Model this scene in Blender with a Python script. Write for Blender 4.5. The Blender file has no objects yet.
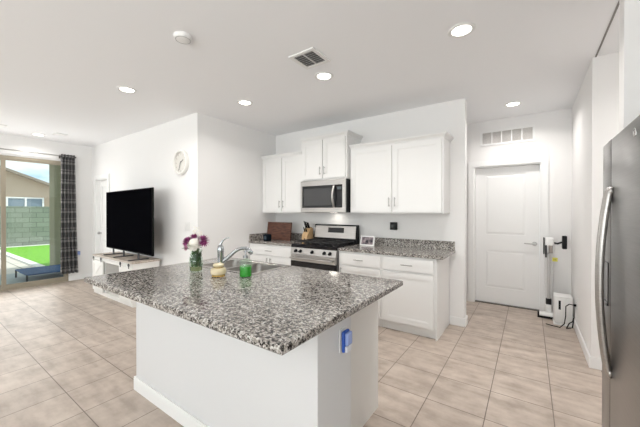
import bpy, bmesh, math, random
from mathutils import Vector, Matrix
R = math.radians
scene = bpy.context.scene
COL = scene.collection
random.seed(7)

# ------------------------------------------------------------------ camera, sky, sun, big lights, exposure
CAM_H = 1.38
cam_d = bpy.data.cameras.new('camera')
cam_d.sensor_fit = 'HORIZONTAL'; cam_d.sensor_width = 36.0
cam_d.lens = 298.2 / 640 * 36.0
cam_d.clip_start = 0.05; cam_d.clip_end = 400
cam = bpy.data.objects.new('camera', cam_d); COL.objects.link(cam)
cam.location = (0, 0, CAM_H)
cam.rotation_euler = (R(90 - 0.33), 0, R(35.09))
scene.camera = cam

world = bpy.data.worlds.new('sky'); scene.world = world
world.use_nodes = True
nt = world.node_tree; nt.nodes.clear()
wo = nt.nodes.new('ShaderNodeOutputWorld'); bg = nt.nodes.new('ShaderNodeBackground')
tc = nt.nodes.new('ShaderNodeTexCoord')
mp = nt.nodes.new('ShaderNodeMapping'); mp.inputs['Scale'].default_value = (5, 5, 14)
no = nt.nodes.new('ShaderNodeTexNoise'); no.inputs['Scale'].default_value = 1.3; no.inputs['Detail'].default_value = 6
cr = nt.nodes.new('ShaderNodeValToRGB')
cr.color_ramp.elements[0].position = 0.34; cr.color_ramp.elements[0].color = (0.42, 0.66, 0.95, 1)
cr.color_ramp.elements[1].position = 0.52; cr.color_ramp.elements[1].color = (0.96, 0.98, 1.0, 1)
nt.links.new(tc.outputs['Generated'], mp.inputs['Vector']); nt.links.new(mp.outputs['Vector'], no.inputs['Vector'])
nt.links.new(no.outputs['Fac'], cr.inputs['Fac']); nt.links.new(cr.outputs['Color'], bg.inputs['Color'])
bg.inputs['Strength'].default_value = 1.05
nt.links.new(bg.outputs['Background'], wo.inputs['Surface'])

sun_d = bpy.data.lights.new('sun', 'SUN'); sun_d.energy = 2.8; sun_d.angle = R(0.6); sun_d.color = (1, 0.95, 0.86)
sun = bpy.data.objects.new('sun', sun_d); COL.objects.link(sun)
sun.rotation_euler = Vector((-0.35, -0.5, -1.0)).to_track_quat('-Z', 'Y').to_euler()

def area(name, loc, direction, sx, sy, power, color=(1, 1, 1), spread=180):
    d = bpy.data.lights.new(name, 'AREA'); d.shape = 'RECTANGLE'; d.size = sx; d.size_y = sy
    d.energy = power; d.color = color; d.spread = R(spread)
    o = bpy.data.objects.new(name, d); COL.objects.link(o); o.location = loc
    o.rotation_euler = Vector(direction).to_track_quat('-Z', 'Y').to_euler()
    return o
# daylight through the glass slider, then added fill at unseen windows behind the camera
area('slider_daylight', (-7.40, 1.0, 1.2), (1, 0, 0.1), 1.5, 2.1, 20, (1.0, 0.98, 0.95))
area('window_daylight', (-4.6, -5.05, 1.35), (0, 1, 2.6), 3.6, 1.6, 95, (0.985, 0.987, 0.985))
area('window_daylight', (-0.7, -5.05, 1.35), (0, 1, 2.6), 2.6, 1.6, 110, (0.985, 0.987, 0.985))
area('window_daylight', (1.24, -2.7, 1.35), (-1, 0, 1.6), 2.4, 1.6, 95, (0.985, 0.987, 0.985))

vs = scene.view_settings
scene.display_settings.display_device = 'sRGB'
vs.view_transform = 'Standard'; vs.look = 'None'; vs.gamma = 1.0; vs.use_curve_mapping = False
vs.exposure = 0.46
LAMP_W = 9.0
try:
    scene.cycles.use_denoising = True
    scene.cycles.max_bounces = 10; scene.cycles.diffuse_bounces = 6
    scene.cycles.sample_clamp_indirect = 6
except Exception:
    pass

# ------------------------------------------------------------------ materials
MATS = {}
def mat(name, color, rough=0.5, metal=0.0, **kw):
    if name in MATS: return MATS[name]
    m = bpy.data.materials.new(name); m.use_nodes = True
    b = m.node_tree.nodes['Principled BSDF']
    b.inputs['Base Color'].default_value = (*color, 1); b.inputs['Roughness'].default_value = rough
    b.inputs['Metallic'].default_value = metal
    for k, v in kw.items():
        b.inputs[k.replace('_', ' ')].default_value = v
    MATS[name] = m
    return m
def N(m, t, **inp):
    n = m.node_tree.nodes.new(t)
    for k, v in inp.items(): n.inputs[k.replace('_', ' ')].default_value = v
    return n
def L(m, a, b): m.node_tree.links.new(a, b)
def bsdf(m): return m.node_tree.nodes['Principled BSDF']
def ramp(m, stops, interp='LINEAR'):
    n = m.node_tree.nodes.new('ShaderNodeValToRGB'); cr = n.color_ramp; cr.interpolation = interp
    while len(cr.elements) < len(stops): cr.elements.new(0.5)
    for e, (p, c) in zip(cr.elements, stops): e.position = p; e.color = (*c, 1)
    return n
def noise_color(m, scale, c0, c1, stretch=(1, 1, 1), detail=4, p0=0.35, p1=0.65):
    tc = N(m, 'ShaderNodeTexCoord'); mp = N(m, 'ShaderNodeMapping', Scale=stretch)
    n = N(m, 'ShaderNodeTexNoise', Scale=scale, Detail=detail)
    r = ramp(m, [(p0, c0), (p1, c1)])
    L(m, tc.outputs['Object'], mp.inputs['Vector']); L(m, mp.outputs['Vector'], n.inputs['Vector'])
    L(m, n.outputs['Fac'], r.inputs['Fac']); L(m, r.outputs['Color'], bsdf(m).inputs['Base Color'])
    return n
def bump(m, scale, strength, dist=0.002):
    tc = N(m, 'ShaderNodeTexCoord'); n = N(m, 'ShaderNodeTexNoise', Scale=scale, Detail=3)
    b = N(m, 'ShaderNodeBump', Strength=strength, Distance=dist)
    L(m, tc.outputs['Object'], n.inputs['Vector']); L(m, n.outputs['Fac'], b.inputs['Height'])
    L(m, b.outputs['Normal'], bsdf(m).inputs['Normal'])

M_wall = mat('painted drywall', (0.84, 0.832, 0.826), 0.75); bump(M_wall, 90, 0.12)
M_ceil = mat('ceiling paint', (0.875, 0.88, 0.895), 0.85); bump(M_ceil, 70, 0.15)
M_trim = mat('white trim paint', (0.86, 0.86, 0.855), 0.4)
M_cab = mat('white cabinet paint', (0.79, 0.787, 0.778), 0.35)
M_steel = mat('stainless steel', (0.52, 0.50, 0.48), 0.30, 1.0)
noise_color(M_steel, 6, (0.47, 0.45, 0.435), (0.55, 0.53, 0.51), (1, 1, 60))
M_fsteel = mat('fridge stainless steel', (0.42, 0.41, 0.405), 0.28, 1.0)
noise_color(M_fsteel, 6, (0.25, 0.246, 0.243), (0.30, 0.296, 0.292), (1, 1, 80))
M_fside = mat('fridge side paint', (0.18, 0.18, 0.185), 0.45, 0.3)
M_chrome = mat('brushed nickel', (0.45, 0.47, 0.49), 0.22, 1.0)
M_pull = mat('satin nickel pull', (0.42, 0.41, 0.40), 0.3, 1.0)
M_black = mat('black plastic', (0.008, 0.008, 0.009), 0.4, 0, Specular_IOR_Level=0.2)
M_blackgl = mat('black glass', (0.006, 0.006, 0.008), 0.07)
M_iron = mat('cast iron', (0.015, 0.015, 0.016), 0.55)
M_white = mat('white plastic', (0.79, 0.787, 0.778), 0.35)
M_grey = mat('grey plastic', (0.32, 0.32, 0.32), 0.5)
M_dark = mat('dark void', (0.02, 0.02, 0.02), 0.8)
M_khaki = mat('tan aluminium frame', (0.34, 0.30, 0.23), 0.5)
M_lens = mat('lamp lens', (1, 1, 1), 0.5); bsdf(M_lens).inputs['Emission Color'].default_value = (1, 0.95, 0.87, 1); bsdf(M_lens).inputs['Emission Strength'].default_value = 5.0

# granite
M_gran = mat('speckled granite', (0.4, 0.4, 0.4), 0.11)
def granite(m):
    tc = N(m, 'ShaderNodeTexCoord')
    v1 = N(m, 'ShaderNodeTexVoronoi', Scale=118.0); v2 = N(m, 'ShaderNodeTexVoronoi', Scale=250.0)
    nz = N(m, 'ShaderNodeTexNoise', Scale=34.0, Detail=4)
    for v in (v1, v2, nz): L(m, tc.outputs['Object'], v.inputs['Vector'])
    s1 = N(m, 'ShaderNodeSeparateColor'); L(m, v1.outputs['Color'], s1.inputs['Color'])
    s2 = N(m, 'ShaderNodeSeparateColor'); L(m, v2.outputs['Color'], s2.inputs['Color'])
    a = N(m, 'ShaderNodeMath'); a.operation = 'MULTIPLY_ADD'; a.inputs[1].default_value = 0.60
    L(m, s1.outputs['Red'], a.inputs[0])
    b = N(m, 'ShaderNodeMath'); b.operation = 'MULTIPLY'; b.inputs[1].default_value = 0.30
    L(m, s2.outputs['Red'], b.inputs[0]); L(m, b.outputs[0], a.inputs[2])
    c = N(m, 'ShaderNodeMath'); c.operation = 'MULTIPLY_ADD'; c.inputs[1].default_value = 0.45
    L(m, nz.outputs['Fac'], c.inputs[0]); L(m, a.outputs[0], c.inputs[2])
    d = N(m, 'ShaderNodeMath'); d.operation = 'SUBTRACT'; d.inputs[1].default_value = 0.20; L(m, c.outputs[0], d.inputs[0])
    r = ramp(m, [(0.0, (0.012, 0.011, 0.012)), (0.24, (0.05, 0.046, 0.044)), (0.32, (0.17, 0.154, 0.142)), (0.455, (0.32, 0.292, 0.265)),
                 (0.58, (0.43, 0.405, 0.37)), (0.74, (0.60, 0.585, 0.56))], 'CONSTANT')
    L(m, d.outputs[0], r.inputs['Fac']); L(m, r.outputs['Color'], bsdf(m).inputs['Base Color'])
granite(M_gran)

# floor tile: a straight square grid
M_tile = mat('beige floor tile', (0.5, 0.42, 0.35), 0.45)
def tile(m):
    tc = N(m, 'ShaderNodeTexCoord'); mp = N(m, 'ShaderNodeMapping', Location=(0.241 + 0.3785 * 40, -0.742 + 0.377 * 40, 0))
    L(m, tc.outputs['Object'], mp.inputs['Vector'])
    b = N(m, 'ShaderNodeTexBrick', Scale=1.0, Mortar_Size=0.0032, Mortar_Smooth=0.2, Bias=0.0, Brick_Width=0.3785, Row_Height=0.377)
    b.offset = 0.0; b.squash = 1.0
    b.inputs['Color1'].default_value = (0.44, 0.44, 0.44, 1); b.inputs['Color2'].default_value = (0.58, 0.58, 0.58, 1)
    L(m, mp.outputs['Vector'], b.inputs['Vector'])
    n = N(m, 'ShaderNodeTexNoise', Scale=7.0, Detail=6, Roughness=0.6); L(m, tc.outputs['Object'], n.inputs['Vector'])
    st = N(m, 'ShaderNodeMapping', Scale=(2.5, 12, 1)); n2 = N(m, 'ShaderNodeTexNoise', Scale=1.0, Detail=5)
    L(m, tc.outputs['Object'], st.inputs['Vector']); L(m, st.outputs['Vector'], n2.inputs['Vector'])
    ad = N(m, 'ShaderNodeMath'); ad.operation = 'ADD'; L(m, n.outputs['Fac'], ad.inputs[0]); L(m, n2.outputs['Fac'], ad.inputs[1])
    hf = N(m, 'ShaderNodeMath'); hf.operation = 'MULTIPLY'; hf.inputs[1].default_value = 0.5; L(m, ad.outputs[0], hf.inputs[0])
    r = ramp(m, [(0.36, (0.34, 0.277, 0.229)), (0.50, (0.45, 0.375, 0.317)), (0.64, (0.545, 0.465, 0.40))])
    L(m, hf.outputs[0], r.inputs['Fac'])
    mx = N(m, 'ShaderNodeMix'); mx.data_type = 'RGBA'; mx.blend_type = 'OVERLAY'; mx.inputs['Factor'].default_value = 0.35
    L(m, r.outputs['Color'], mx.inputs[6]); L(m, b.outputs['Color'], mx.inputs[7])
    g = N(m, 'ShaderNodeMix'); g.data_type = 'RGBA'; L(m, b.outputs['Fac'], g.inputs['Factor'])
    L(m, mx.outputs[2], g.inputs[6]); g.inputs[7].default_value = (0.17, 0.135, 0.11, 1)
    L(m, g.outputs[2], bsdf(m).inputs['Base Color'])
    bp = N(m, 'ShaderNodeBump', Strength=0.5, Distance=0.002); iv = N(m, 'ShaderNodeMath'); iv.operation = 'SUBTRACT'; iv.inputs[0].default_value = 1
    L(m, b.outputs['Fac'], iv.inputs[1]); L(m, iv.outputs[0], bp.inputs['Height']); L(m, bp.outputs['Normal'], bsdf(m).inputs['Normal'])
tile(M_tile)

def thin_glass(name, tint, refl=1.0):
    m = bpy.data.materials.new(name); m.use_nodes = True; t = m.node_tree; t.nodes.clear()
    o = t.nodes.new('ShaderNodeOutputMaterial'); mx = t.nodes.new('ShaderNodeMixShader')
    tr = t.nodes.new('ShaderNodeBsdfTransparent'); tr.inputs['Color'].default_value = (*tint, 1)
    gl = t.nodes.new('ShaderNodeBsdfGlossy'); gl.inputs['Roughness'].default_value = 0.02
    lw = t.nodes.new('ShaderNodeLayerWeight'); lw.inputs['Blend'].default_value = 0.5
    pw = t.nodes.new('ShaderNodeMath'); pw.operation = 'POWER'; pw.inputs[1].default_value = 4.0
    fr = t.nodes.new('ShaderNodeMath'); fr.operation = 'MULTIPLY_ADD'; fr.inputs[1].default_value = 0.55 * refl; fr.inputs[2].default_value = 0.035
    t.links.new(lw.outputs['Facing'], pw.inputs[0]); t.links.new(pw.outputs[0], fr.inputs[0]); t.links.new(fr.outputs[0], mx.inputs[0]); t.links.new(tr.outputs[0], mx.inputs[1]); t.links.new(gl.outputs[0], mx.inputs[2])
    t.links.new(mx.outputs[0], o.inputs['Surface'])
    return m
M_pane = thin_glass('window glass', (0.90, 0.95, 0.93))
M_vglass = thin_glass('vase glass', (0.93, 0.97, 0.94), 0.4)

# ------------------------------------------------------------------ mesh helpers
class MB:
    def __init__(s): s.bm = bmesh.new()
    def box(s, x0, x1, y0, y1, z0, z1, bev=0.0, seg=2):
        r = bmesh.ops.create_cube(s.bm, size=1)['verts']
        for v in r:
            v.co = Vector((x0 + (v.co.x + .5) * (x1 - x0), y0 + (v.co.y + .5) * (y1 - y0), z0 + (v.co.z + .5) * (z1 - z0)))
        if bev:
            es = list({e for v in r for e in v.link_edges})
            bmesh.ops.bevel(s.bm, geom=es, offset=bev, segments=seg, profile=0.5, affect='EDGES')
        return s
    def cyl(s, p0, p1, r0, r1=None, n=20, caps=True):
        r1 = r0 if r1 is None else r1
        p0 = Vector(p0); p1 = Vector(p1); d = p1 - p0
        ret = bmesh.ops.create_cone(s.bm, cap_ends=caps, cap_tris=False, segments=n, radius1=r0, radius2=r1, depth=d.length)['verts']
        mtx = Matrix.Translation((p0 + p1) / 2) @ d.to_track_quat('Z', 'Y').to_matrix().to_4x4()
        bmesh.ops.transform(s.bm, matrix=mtx, verts=ret)
        return s
    def sphere(s, c, r, sc=(1, 1, 1), u=18, v=12):
        ret = bmesh.ops.create_uvsphere(s.bm, u_segments=u, v_segments=v, radius=r)['verts']
        for q in ret: q.co = Vector((c[0] + q.co.x * sc[0], c[1] + q.co.y * sc[1], c[2] + q.co.z * sc[2]))
        return s
    def lathe(s, prof, c=(0, 0, 0), n=28):
        rings = []
        for (r, z) in prof:
            if r < 1e-6: rings.append([s.bm.verts.new((c[0], c[1], c[2] + z))])
            else: rings.append([s.bm.verts.new((c[0] + r * math.cos(2 * math.pi * i / n), c[1] + r * math.sin(2 * math.pi * i / n), c[2] + z)) for i in range(n)])
        for a, b in zip(rings, rings[1:]):
            for i in range(n):
                j = (i + 1) % n
                if len(a) == 1 and len(b) == 1: continue
                if len(a) == 1: s.bm.faces.new((a[0], b[j], b[i]))
                elif len(b) == 1: s.bm.faces.new((a[i], a[j], b[0]))
                else: s.bm.faces.new((a[i], a[j], b[j], b[i]))
        return s
    def tube(s, pts, r, n=12, flat=None):
        pts = [Vector(p) for p in pts]; rr = r if isinstance(r, (list, tuple)) else [r] * len(pts)
        rings = []; prevx = None
        for i, p in enumerate(pts):
            t = (pts[min(i + 1, len(pts) - 1)] - pts[max(i - 1, 0)]).normalized()
            if prevx is None:
                ref = Vector((0, 0, 1)) if abs(t.z) < 0.9 else Vector((1, 0, 0))
                x = t.cross(ref).normalized()
            else:
                x = (prevx - t * prevx.dot(t)).normalized()
            prevx = x; y = t.cross(x)
            fx, fy = flat if flat else (1, 1)
            rings.append([s.bm.verts.new(p + (x * math.cos(2 * math.pi * k / n) * fx + y * math.sin(2 * math.pi * k / n) * fy) * rr[i]) for k in range(n)])
        for a, b in zip(rings, rings[1:]):
            for k in range(n): s.bm.faces.new((a[k], a[(k + 1) % n], b[(k + 1) % n], b[k]))
        s.bm.faces.new(list(reversed(rings[0]))); s.bm.faces.new(rings[-1])
        return s
    def prism(s, poly, ax, a0, a1):
        # poly: 2D points, extruded along axis ax from a0 to a1
        def P(p, a):
            return (a, p[0], p[1]) if ax == 'x' else ((p[0], a, p[1]) if ax == 'y' else (p[0], p[1], a))
        A = [s.bm.verts.new(P(p, a0)) for p in poly]; B = [s.bm.verts.new(P(p, a1)) for p in poly]
        s.bm.faces.new(A); s.bm.faces.new(list(reversed(B)))
        for i in range(len(poly)):
            j = (i + 1) % len(poly); s.bm.faces.new((A[j], A[i], B[i], B[j]))
        return s
    def rotated(s, fn, mtx):
        k = len(s.bm.verts); old = set(s.bm.verts); fn(s)
        bmesh.ops.transform(s.bm, matrix=mtx, verts=[v for v in s.bm.verts if v not in old])
        return s

def wloc(o):
    v = Vector((0, 0, 0))
    while o is not None: v = v + Vector(o.location); o = o.parent
    return v
def obj(name, mb, m, parent=None, smooth=False, local=False, origin=None):
    """one mesh object; mesh given in world coordinates unless local"""
    bm = mb.bm
    bmesh.ops.recalc_face_normals(bm, faces=bm.faces)
    if origin is None and parent is None and len(bm.verts):
        lo = [min(v.co[i] for v in bm.verts) for i in range(3)]; hi = [max(v.co[i] for v in bm.verts) for i in range(3)]
        origin = ((lo[0] + hi[0]) / 2, (lo[1] + hi[1]) / 2, lo[2])
    off = Vector((0, 0, 0))
    if not local:
        off = wloc(parent) if parent is not None else Vector(origin)
        bmesh.ops.translate(bm, vec=-off, verts=bm.verts)
    me = bpy.data.meshes.new(name); bm.to_mesh(me); bm.free()
    if smooth:
        for p in me.polygons: p.use_smooth = True
        try: me.set_sharp_from_angle(angle=R(40))
        except Exception: pass
    o = bpy.data.objects.new(name, me); COL.objects.link(o)
    if parent is not None: o.parent = parent
    elif not local: o.location = off
    if m is not None: me.materials.append(m)
    return o
def tag(o, label=None, cat=None, group=None, kind=None):
    if label: o['label'] = label
    if cat: o['category'] = cat
    if group: o['group'] = group
    if kind: o['kind'] = kind
    return o
def thing(name, loc, label, cat, group=None, rz=0.0):
    o = bpy.data.objects.new(name, None); COL.objects.link(o); o.empty_display_size = 0.1
    o.location = loc; o.rotation_euler = (0, 0, rz)
    return tag(o, label, cat, group)
def struct(name, mb, m, label=None, cat=None, parent=None, origin=(0, 0, 0)):
    o = obj(name, mb, m, parent, origin=origin)
    if parent is None: tag(o, label, cat, kind='structure')
    return o
def sroot(name, loc, label, cat):
    o = thing(name, loc, label, cat); o['kind'] = 'structure'; return o
def dup(root, loc, label=None, group=None):
    r = root.copy(); COL.objects.link(r); r.location = loc
    if label: r['label'] = label
    if group: r['group'] = group
    for ch in list(root.children):
        c = ch.copy(); COL.objects.link(c); c.parent = r
        for g in list(ch.children):
            d = g.copy(); COL.objects.link(d); d.parent = c
    return r
def B(*a, **k): return MB().box(*a, **k)

# ------------------------------------------------------------------ room shell
H = 2.74
XF, YT, XK, YB, YD, XA, YS = -7.51, 2.38, -3.72, 3.92, 5.09, 0.45, 3.54
XE = -0.635; YR = -5.1; XR = 1.30
struct('floor', B(XF - .14, 2.2, YR - .15, 5.4, -0.12, 0.0), M_tile, 'beige square floor tile with brown grout through the whole room', 'floor')
struct('ceiling', B(XF - .14, 2.2, YR - .15, 5.4, H, H + .15), M_ceil, 'flat off-white ceiling over the whole room', 'ceiling')
# far-left wall with the slider opening
SY0, SY1, SZ1 = 0.20, 1.975, 2.37
w = MB(); w.box(XF - .14, XF, YR, SY0, 0, H); w.box(XF - .14, XF, SY1, YT + .14, 0, H); w.box(XF - .14, XF, SY0, SY1, SZ1, H)
struct('wall_left', w, M_wall, 'white far-left wall around the sliding patio door', 'wall')
# TV wall with a closet doorway
CX0, CX1, CZ = -7.30, -6.70, 2.04
w = MB(); w.box(XF, CX0, YT, YT + .14, 0, H); w.box(CX1, XK - .14, YT, YT + .14, 0, H); w.box(CX0, CX1, YT, YT + .14, CZ, H)
struct('wall_television', w, M_wall, 'white wall behind the television and clock', 'wall')
struct('wall_kitchen_left', B(XK - .14, XK, YT, YB + .13, 0, H), M_wall, 'white side wall at the left end of the kitchen counter', 'wall')
struct('wall_kitchen_back', B(XK, XE, YB, YB + .13, 0, H), M_wall, 'white wall behind the range and wall cabinets', 'wall')
struct('wall_hall_left', B(-1.90, -1.78, YB + .13, YD, 0, H), M_wall, 'white hall wall hidden behind the kitchen wall', 'wall')
DX0, DX1, DZ = -0.70, 0.135, 2.06
w = MB(); w.box(-1.78, DX0, YD, YD + .13, 0, H); w.box(DX1, XA, YD, YD + .13, 0, H); w.box(DX0, DX1, YD, YD + .13, DZ, H)
struct('wall_hall_back', w, M_wall, 'white wall around the panelled door at the end of the hall', 'wall')
struct('wall_hall_right', B(XA, XA + .13, YS, YD + .13, 0, H), M_wall, 'white hall wall beside the cordless vacuum', 'wall')
struct('wall_passage_back', B(XA + .13, 2.06, YS, YS + .13, 0, H), M_wall, 'white wall behind the refrigerator, past the side opening', 'wall')
struct('wall_passage_end', B(2.06, 2.19, 2.45, YS + .13, 0, H), M_wall, 'white end wall of the side passage', 'wall')
struct('wall_stub', B(XA, 2.06, 2.455, 2.575, 0, H), M_wall, 'white wall end just past the refrigerator', 'wall')
w = MB(); w.box(XR, XR + .13, YR, -4.0, 0, H); w.box(XR, XR + .13, -1.4, 2.455, 0, H); w.box(XR, XR + .13, -4.0, -1.4, 0, .4); w.box(XR, XR + .13, -4.0, -1.4, 2.3, H)
wr = sroot('window_3', (XR + .07, -2.7, .4), 'wide white-framed window in the right wall behind the viewer', 'window')  # unseen window, added to bring in side fill
f = MB(); f.box(XR + .04, XR + .10, -4.0, -1.4, .4, .45); f.box(XR + .04, XR + .10, -4.0, -1.4, 2.25, 2.3)
for y in (-4.0, -2.725, -1.45): f.box(XR + .04, XR + .10, y, y + .05, .45, 2.25)
obj('frame', f, M_trim, wr); obj('pane', B(XR + .069, XR + .075, -3.95, -1.45, .45, 2.25), M_pane, wr)
struct('wall_right', w, M_wall, 'white right wall behind the refrigerator', 'wall')
# rear wall with two wide windows, unseen and added for fill light
wins = [(-6.4, -2.8), (-2.0, 0.6)]
w = MB(); zs0, zs1 = 0.4, 2.3
w.box(XF, XR + .13, YR - .13, YR, 0, zs0); w.box(XF, XR + .13, YR - .13, YR, zs1, H)
w.box(XF, wins[0][0], YR - .13, YR, zs0, zs1); w.box(wins[0][1], wins[1][0], YR - .13, YR, zs0, zs1); w.box(wins[1][1], XR + .13, YR - .13, YR, zs0, zs1)
struct('wall_rear', w, M_wall, 'white wall with wide windows behind the viewer', 'wall')
for i, (a, b) in enumerate(wins):
    r = sroot('window_%d' % (i + 1), ((a + b) / 2, YR - .07, zs0), 'wide white-framed window in the rear wall', 'window')
    f = MB(); f.box(a, b, YR - .10, YR - .04, zs0, zs0 + .05); f.box(a, b, YR - .10, YR - .04, zs1 - .05, zs1)
    for x in (a, (a + b) / 2 - .025, b - .05): f.box(x, x + .05, YR - .10, YR - .04, zs0 + .05, zs1 - .05)
    obj('frame', f, M_trim, r)
    obj('pane', B(a + .05, b - .05, YR - .075, YR - .069, zs0 + .05, zs1 - .05), M_pane, r)
# thin seam in the ceiling across the passage opening
struct('trim_ceiling', B(XA + .015, XA + .027, 2.58, YS - .002, H - .004, H - .0005), mat('seam grey', (0.25, 0.24, 0.23), .7), 'thin dark seam in the ceiling by the refrigerator opening', 'trim')

# baseboards
def baseboard(name, boxes, label):
    mb = MB()
    for b in boxes: mb.box(*b, 0, .088); mb.box(*[c for c in shrink(b)], .088, .10)
    return struct(name, mb, M_trim, label, 'baseboard')
def shrink(b):
    x0, x1, y0, y1 = b
    # slim the top lip a touch
    return (x0 + (.002 if x1 - x0 < .05 else 0), x1 - (.002 if x1 - x0 < .05 else 0), y0 + (.002 if y1 - y0 < .05 else 0), y1 - (.002 if y1 - y0 < .05 else 0))
T = .014
baseboard('baseboard_left', [(XF, XF + T, 1.98, YT - T)], 'white baseboard under the curtain')
baseboard('baseboard_television', [(XF + T, CX0 - .083, YT - T, YT), (CX1 + .083, XK, YT - T, YT)], 'white baseboard behind the media console')
baseboard('baseboard_kitchen_end', [(-.795, XE + T, YB - T, YB), (XE, XE + T, YB, YB + .13), (-1.0, XE + T, YB + .13, YB + .13 + T)], 'white baseboard wrapping the end of the kitchen wall')
baseboard('baseboard_hall_right', [(XA - T, XA, YS - T, YD), (XA, 2.0, YS - T, YS)], 'white baseboard along the hall right wall')
baseboard('baseboard_hall_back', [(DX1 + .085, XA - T, YD - T, YD)], 'white baseboard beside the hall door')
baseboard('baseboard_stub', [(XA - T, XA, 2.455, 2.575), (XA - T, 2.0, 2.575, 2.575 + T)], 'white baseboard on the wall end past the refrigerator')

# ------------------------------------------------------------------ sliding patio door
sd = sroot('door_1', (XF - .07, (SY0 + SY1) / 2, 0), 'tan-framed sliding glass patio door at far left', 'door')
f = MB()
f.box(XF - .12, XF - .005, SY0, SY0 + .05, 0, SZ1); f.box(XF - .12, XF - .005, SY1 - .03, SY1, 0, SZ1)
f.box(XF - .12, XF - .005, SY0 + .05, SY1 - .03, SZ1 - .05, SZ1); f.box(XF - .12, XF - .005, SY0 + .05, SY1 - .03, 0, .05)
obj('frame', f, M_khaki, sd)
p = MB()
for x, a, b in ((XF - .05, 1.055, SY1 - .03), (XF - .10, SY0 + .05, 1.11)):
    p.box(x, x + .035, a, a + .06, .05, SZ1 - .05); p.box(x, x + .035, b - .04, b, .05, SZ1 - .05)
    p.box(x, x + .035, a + .06, b - .04, .05, .095); p.box(x, x + .035, a + .06, b - .04, SZ1 - .08, SZ1 - .05)
obj('sash', p, M_khaki, sd)
g = MB()
g.box(XF - .036, XF - .030, 1.115, SY1 - .07, .095, SZ1 - .08); g.box(XF - .086, XF - .080, SY0 + .11, 1.07, .095, SZ1 - .08)
obj('pane', g, M_pane, sd)

# ------------------------------------------------------------------ hall door
def casing(mb, x0, x1, zt, y, wd=.07, t=.022):
    k = .012; mb.box(x0 - wd - k, x0 - wd, y - .010, y, 0, zt + wd + k); mb.box(x1 + wd, x1 + wd + k, y - .010, y, 0, zt + wd + k); mb.box(x0 - wd, x1 + wd, y - .010, y, zt + wd, zt + wd + k)
    mb.box(x0 - wd, x0, y - t, y, 0, zt + wd); mb.box(x1, x1 + wd, y - t, y, 0, zt + wd); mb.box(x0, x1, y - t, y, zt, zt + wd)
def panel_door(root, x0, x1, z0, z1, y, panels, m):
    """slab whose front is at y, moulded sunken panels cut in"""
    bm = MB(); xs = [x0, panels[0][0], panels[0][1], x1]
    fr = .012
    bm.box(x0, x1, y + fr, y + .04, z0, z1)
    bm.box(x0, xs[1], y, y + fr, z0, z1); bm.box(xs[2], x1, y, y + fr, z0, z1)
    zz = [z0] + [q for p in panels for q in (p[2], p[3])] + [z1]
    for a, b in zip(zz[0::2], zz[1::2]): bm.box(xs[1], xs[2], y, y + fr, a, b)
    s = obj('slab', bm, m, root)
    for (a, b, c, d) in panels:
        q = MB(); k = .035
        # raised field with sloped border
        o = [(a + .006, c + .006), (b - .006, c + .006), (b - .006, d - .006), (a + .006, d - .006)]
        i = [(a + k, c + k), (b - k, c + k), (b - k, d - k), (a + k, d - k)]
        V0 = [q.bm.verts.new((u, y + fr - .0005, v)) for u, v in o]; V1 = [q.bm.verts.new((u, y + .003, v)) for u, v in i]
        q.bm.faces.new(V1)
        for n in range(4): q.bm.faces.new((V0[n], V0[(n + 1) % 4], V1[(n + 1) % 4], V1[n]))
        q.bm.faces.new(list(reversed(V0)))
        obj('panel', q, m, root)
hd = sroot('door_2', ((DX0 + DX1) / 2, YD + .07, 0), 'white two-panel door at the end of the hall', 'door')
c = MB(); casing(c, DX0, DX1, DZ, YD - .001); obj('casing', c, M_trim, hd)
c = MB(); c.box(DX0, DX0 + .018, YD, YD + .13, 0, DZ); c.box(DX1 - .018, DX1, YD, YD + .13, 0, DZ); c.box(DX0 + .018, DX1 - .018, YD, YD + .13, DZ - .018, DZ)
obj('jamb', c, M_trim, hd)
panel_door(hd, DX0 + .02, DX1 - .02, .012, DZ - .02, YD + .075, [(-.545, -.045, .245, .80), (-.545, -.045, 1.04, 1.93)], M_trim)
obj('threshold', B(DX0 + .018, DX1 - .018, YD + .03, YD + .13, 0, .010), mat('dark threshold', (.10, .09, .08), .6), hd)
k = MB(); k.cyl((.06, YD + .073, .93), (.06, YD + .060, .93), .030); k.cyl((.06, YD + .062, .93), (.06, YD + .025, .93), .011)
k.tube([(.06, YD + .03, .93), (.03, YD + .026, .931), (-.06, YD + .026, .933)], [.011, .010, .008])
obj('lever_handle', k, M_pull, hd, smooth=True)
# closet door by the TV
cd = sroot('door_3', ((CX0 + CX1) / 2, YT + .06, 0), 'narrow white closet door left of the television', 'door')
c = MB(); casing(c, CX0, CX1, CZ, YT - .001); obj('casing', c, M_trim, cd)
c = MB(); c.box(CX0, CX0 + .018, YT, YT + .14, 0, CZ); c.box(CX1 - .018, CX1, YT, YT + .14, 0, CZ); c.box(CX0 + .018, CX1 - .018, YT, YT + .14, CZ - .018, CZ)
obj('jamb', c, M_trim, cd)
panel_door(cd, CX0 + .02, CX1 - .02, .012, CZ - .02, YT + .06, [(-7.18, -6.82, .245, .80), (-7.18, -6.82, 1.04, 1.90)], M_trim)
k = MB(); k.cyl((-7.215, YT + .058, .945), (-7.215, YT + .03, .945), .012); k.sphere((-7.215, YT + .012, .945), .026)
obj('knob', k, M_pull, cd, smooth=True)

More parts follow.
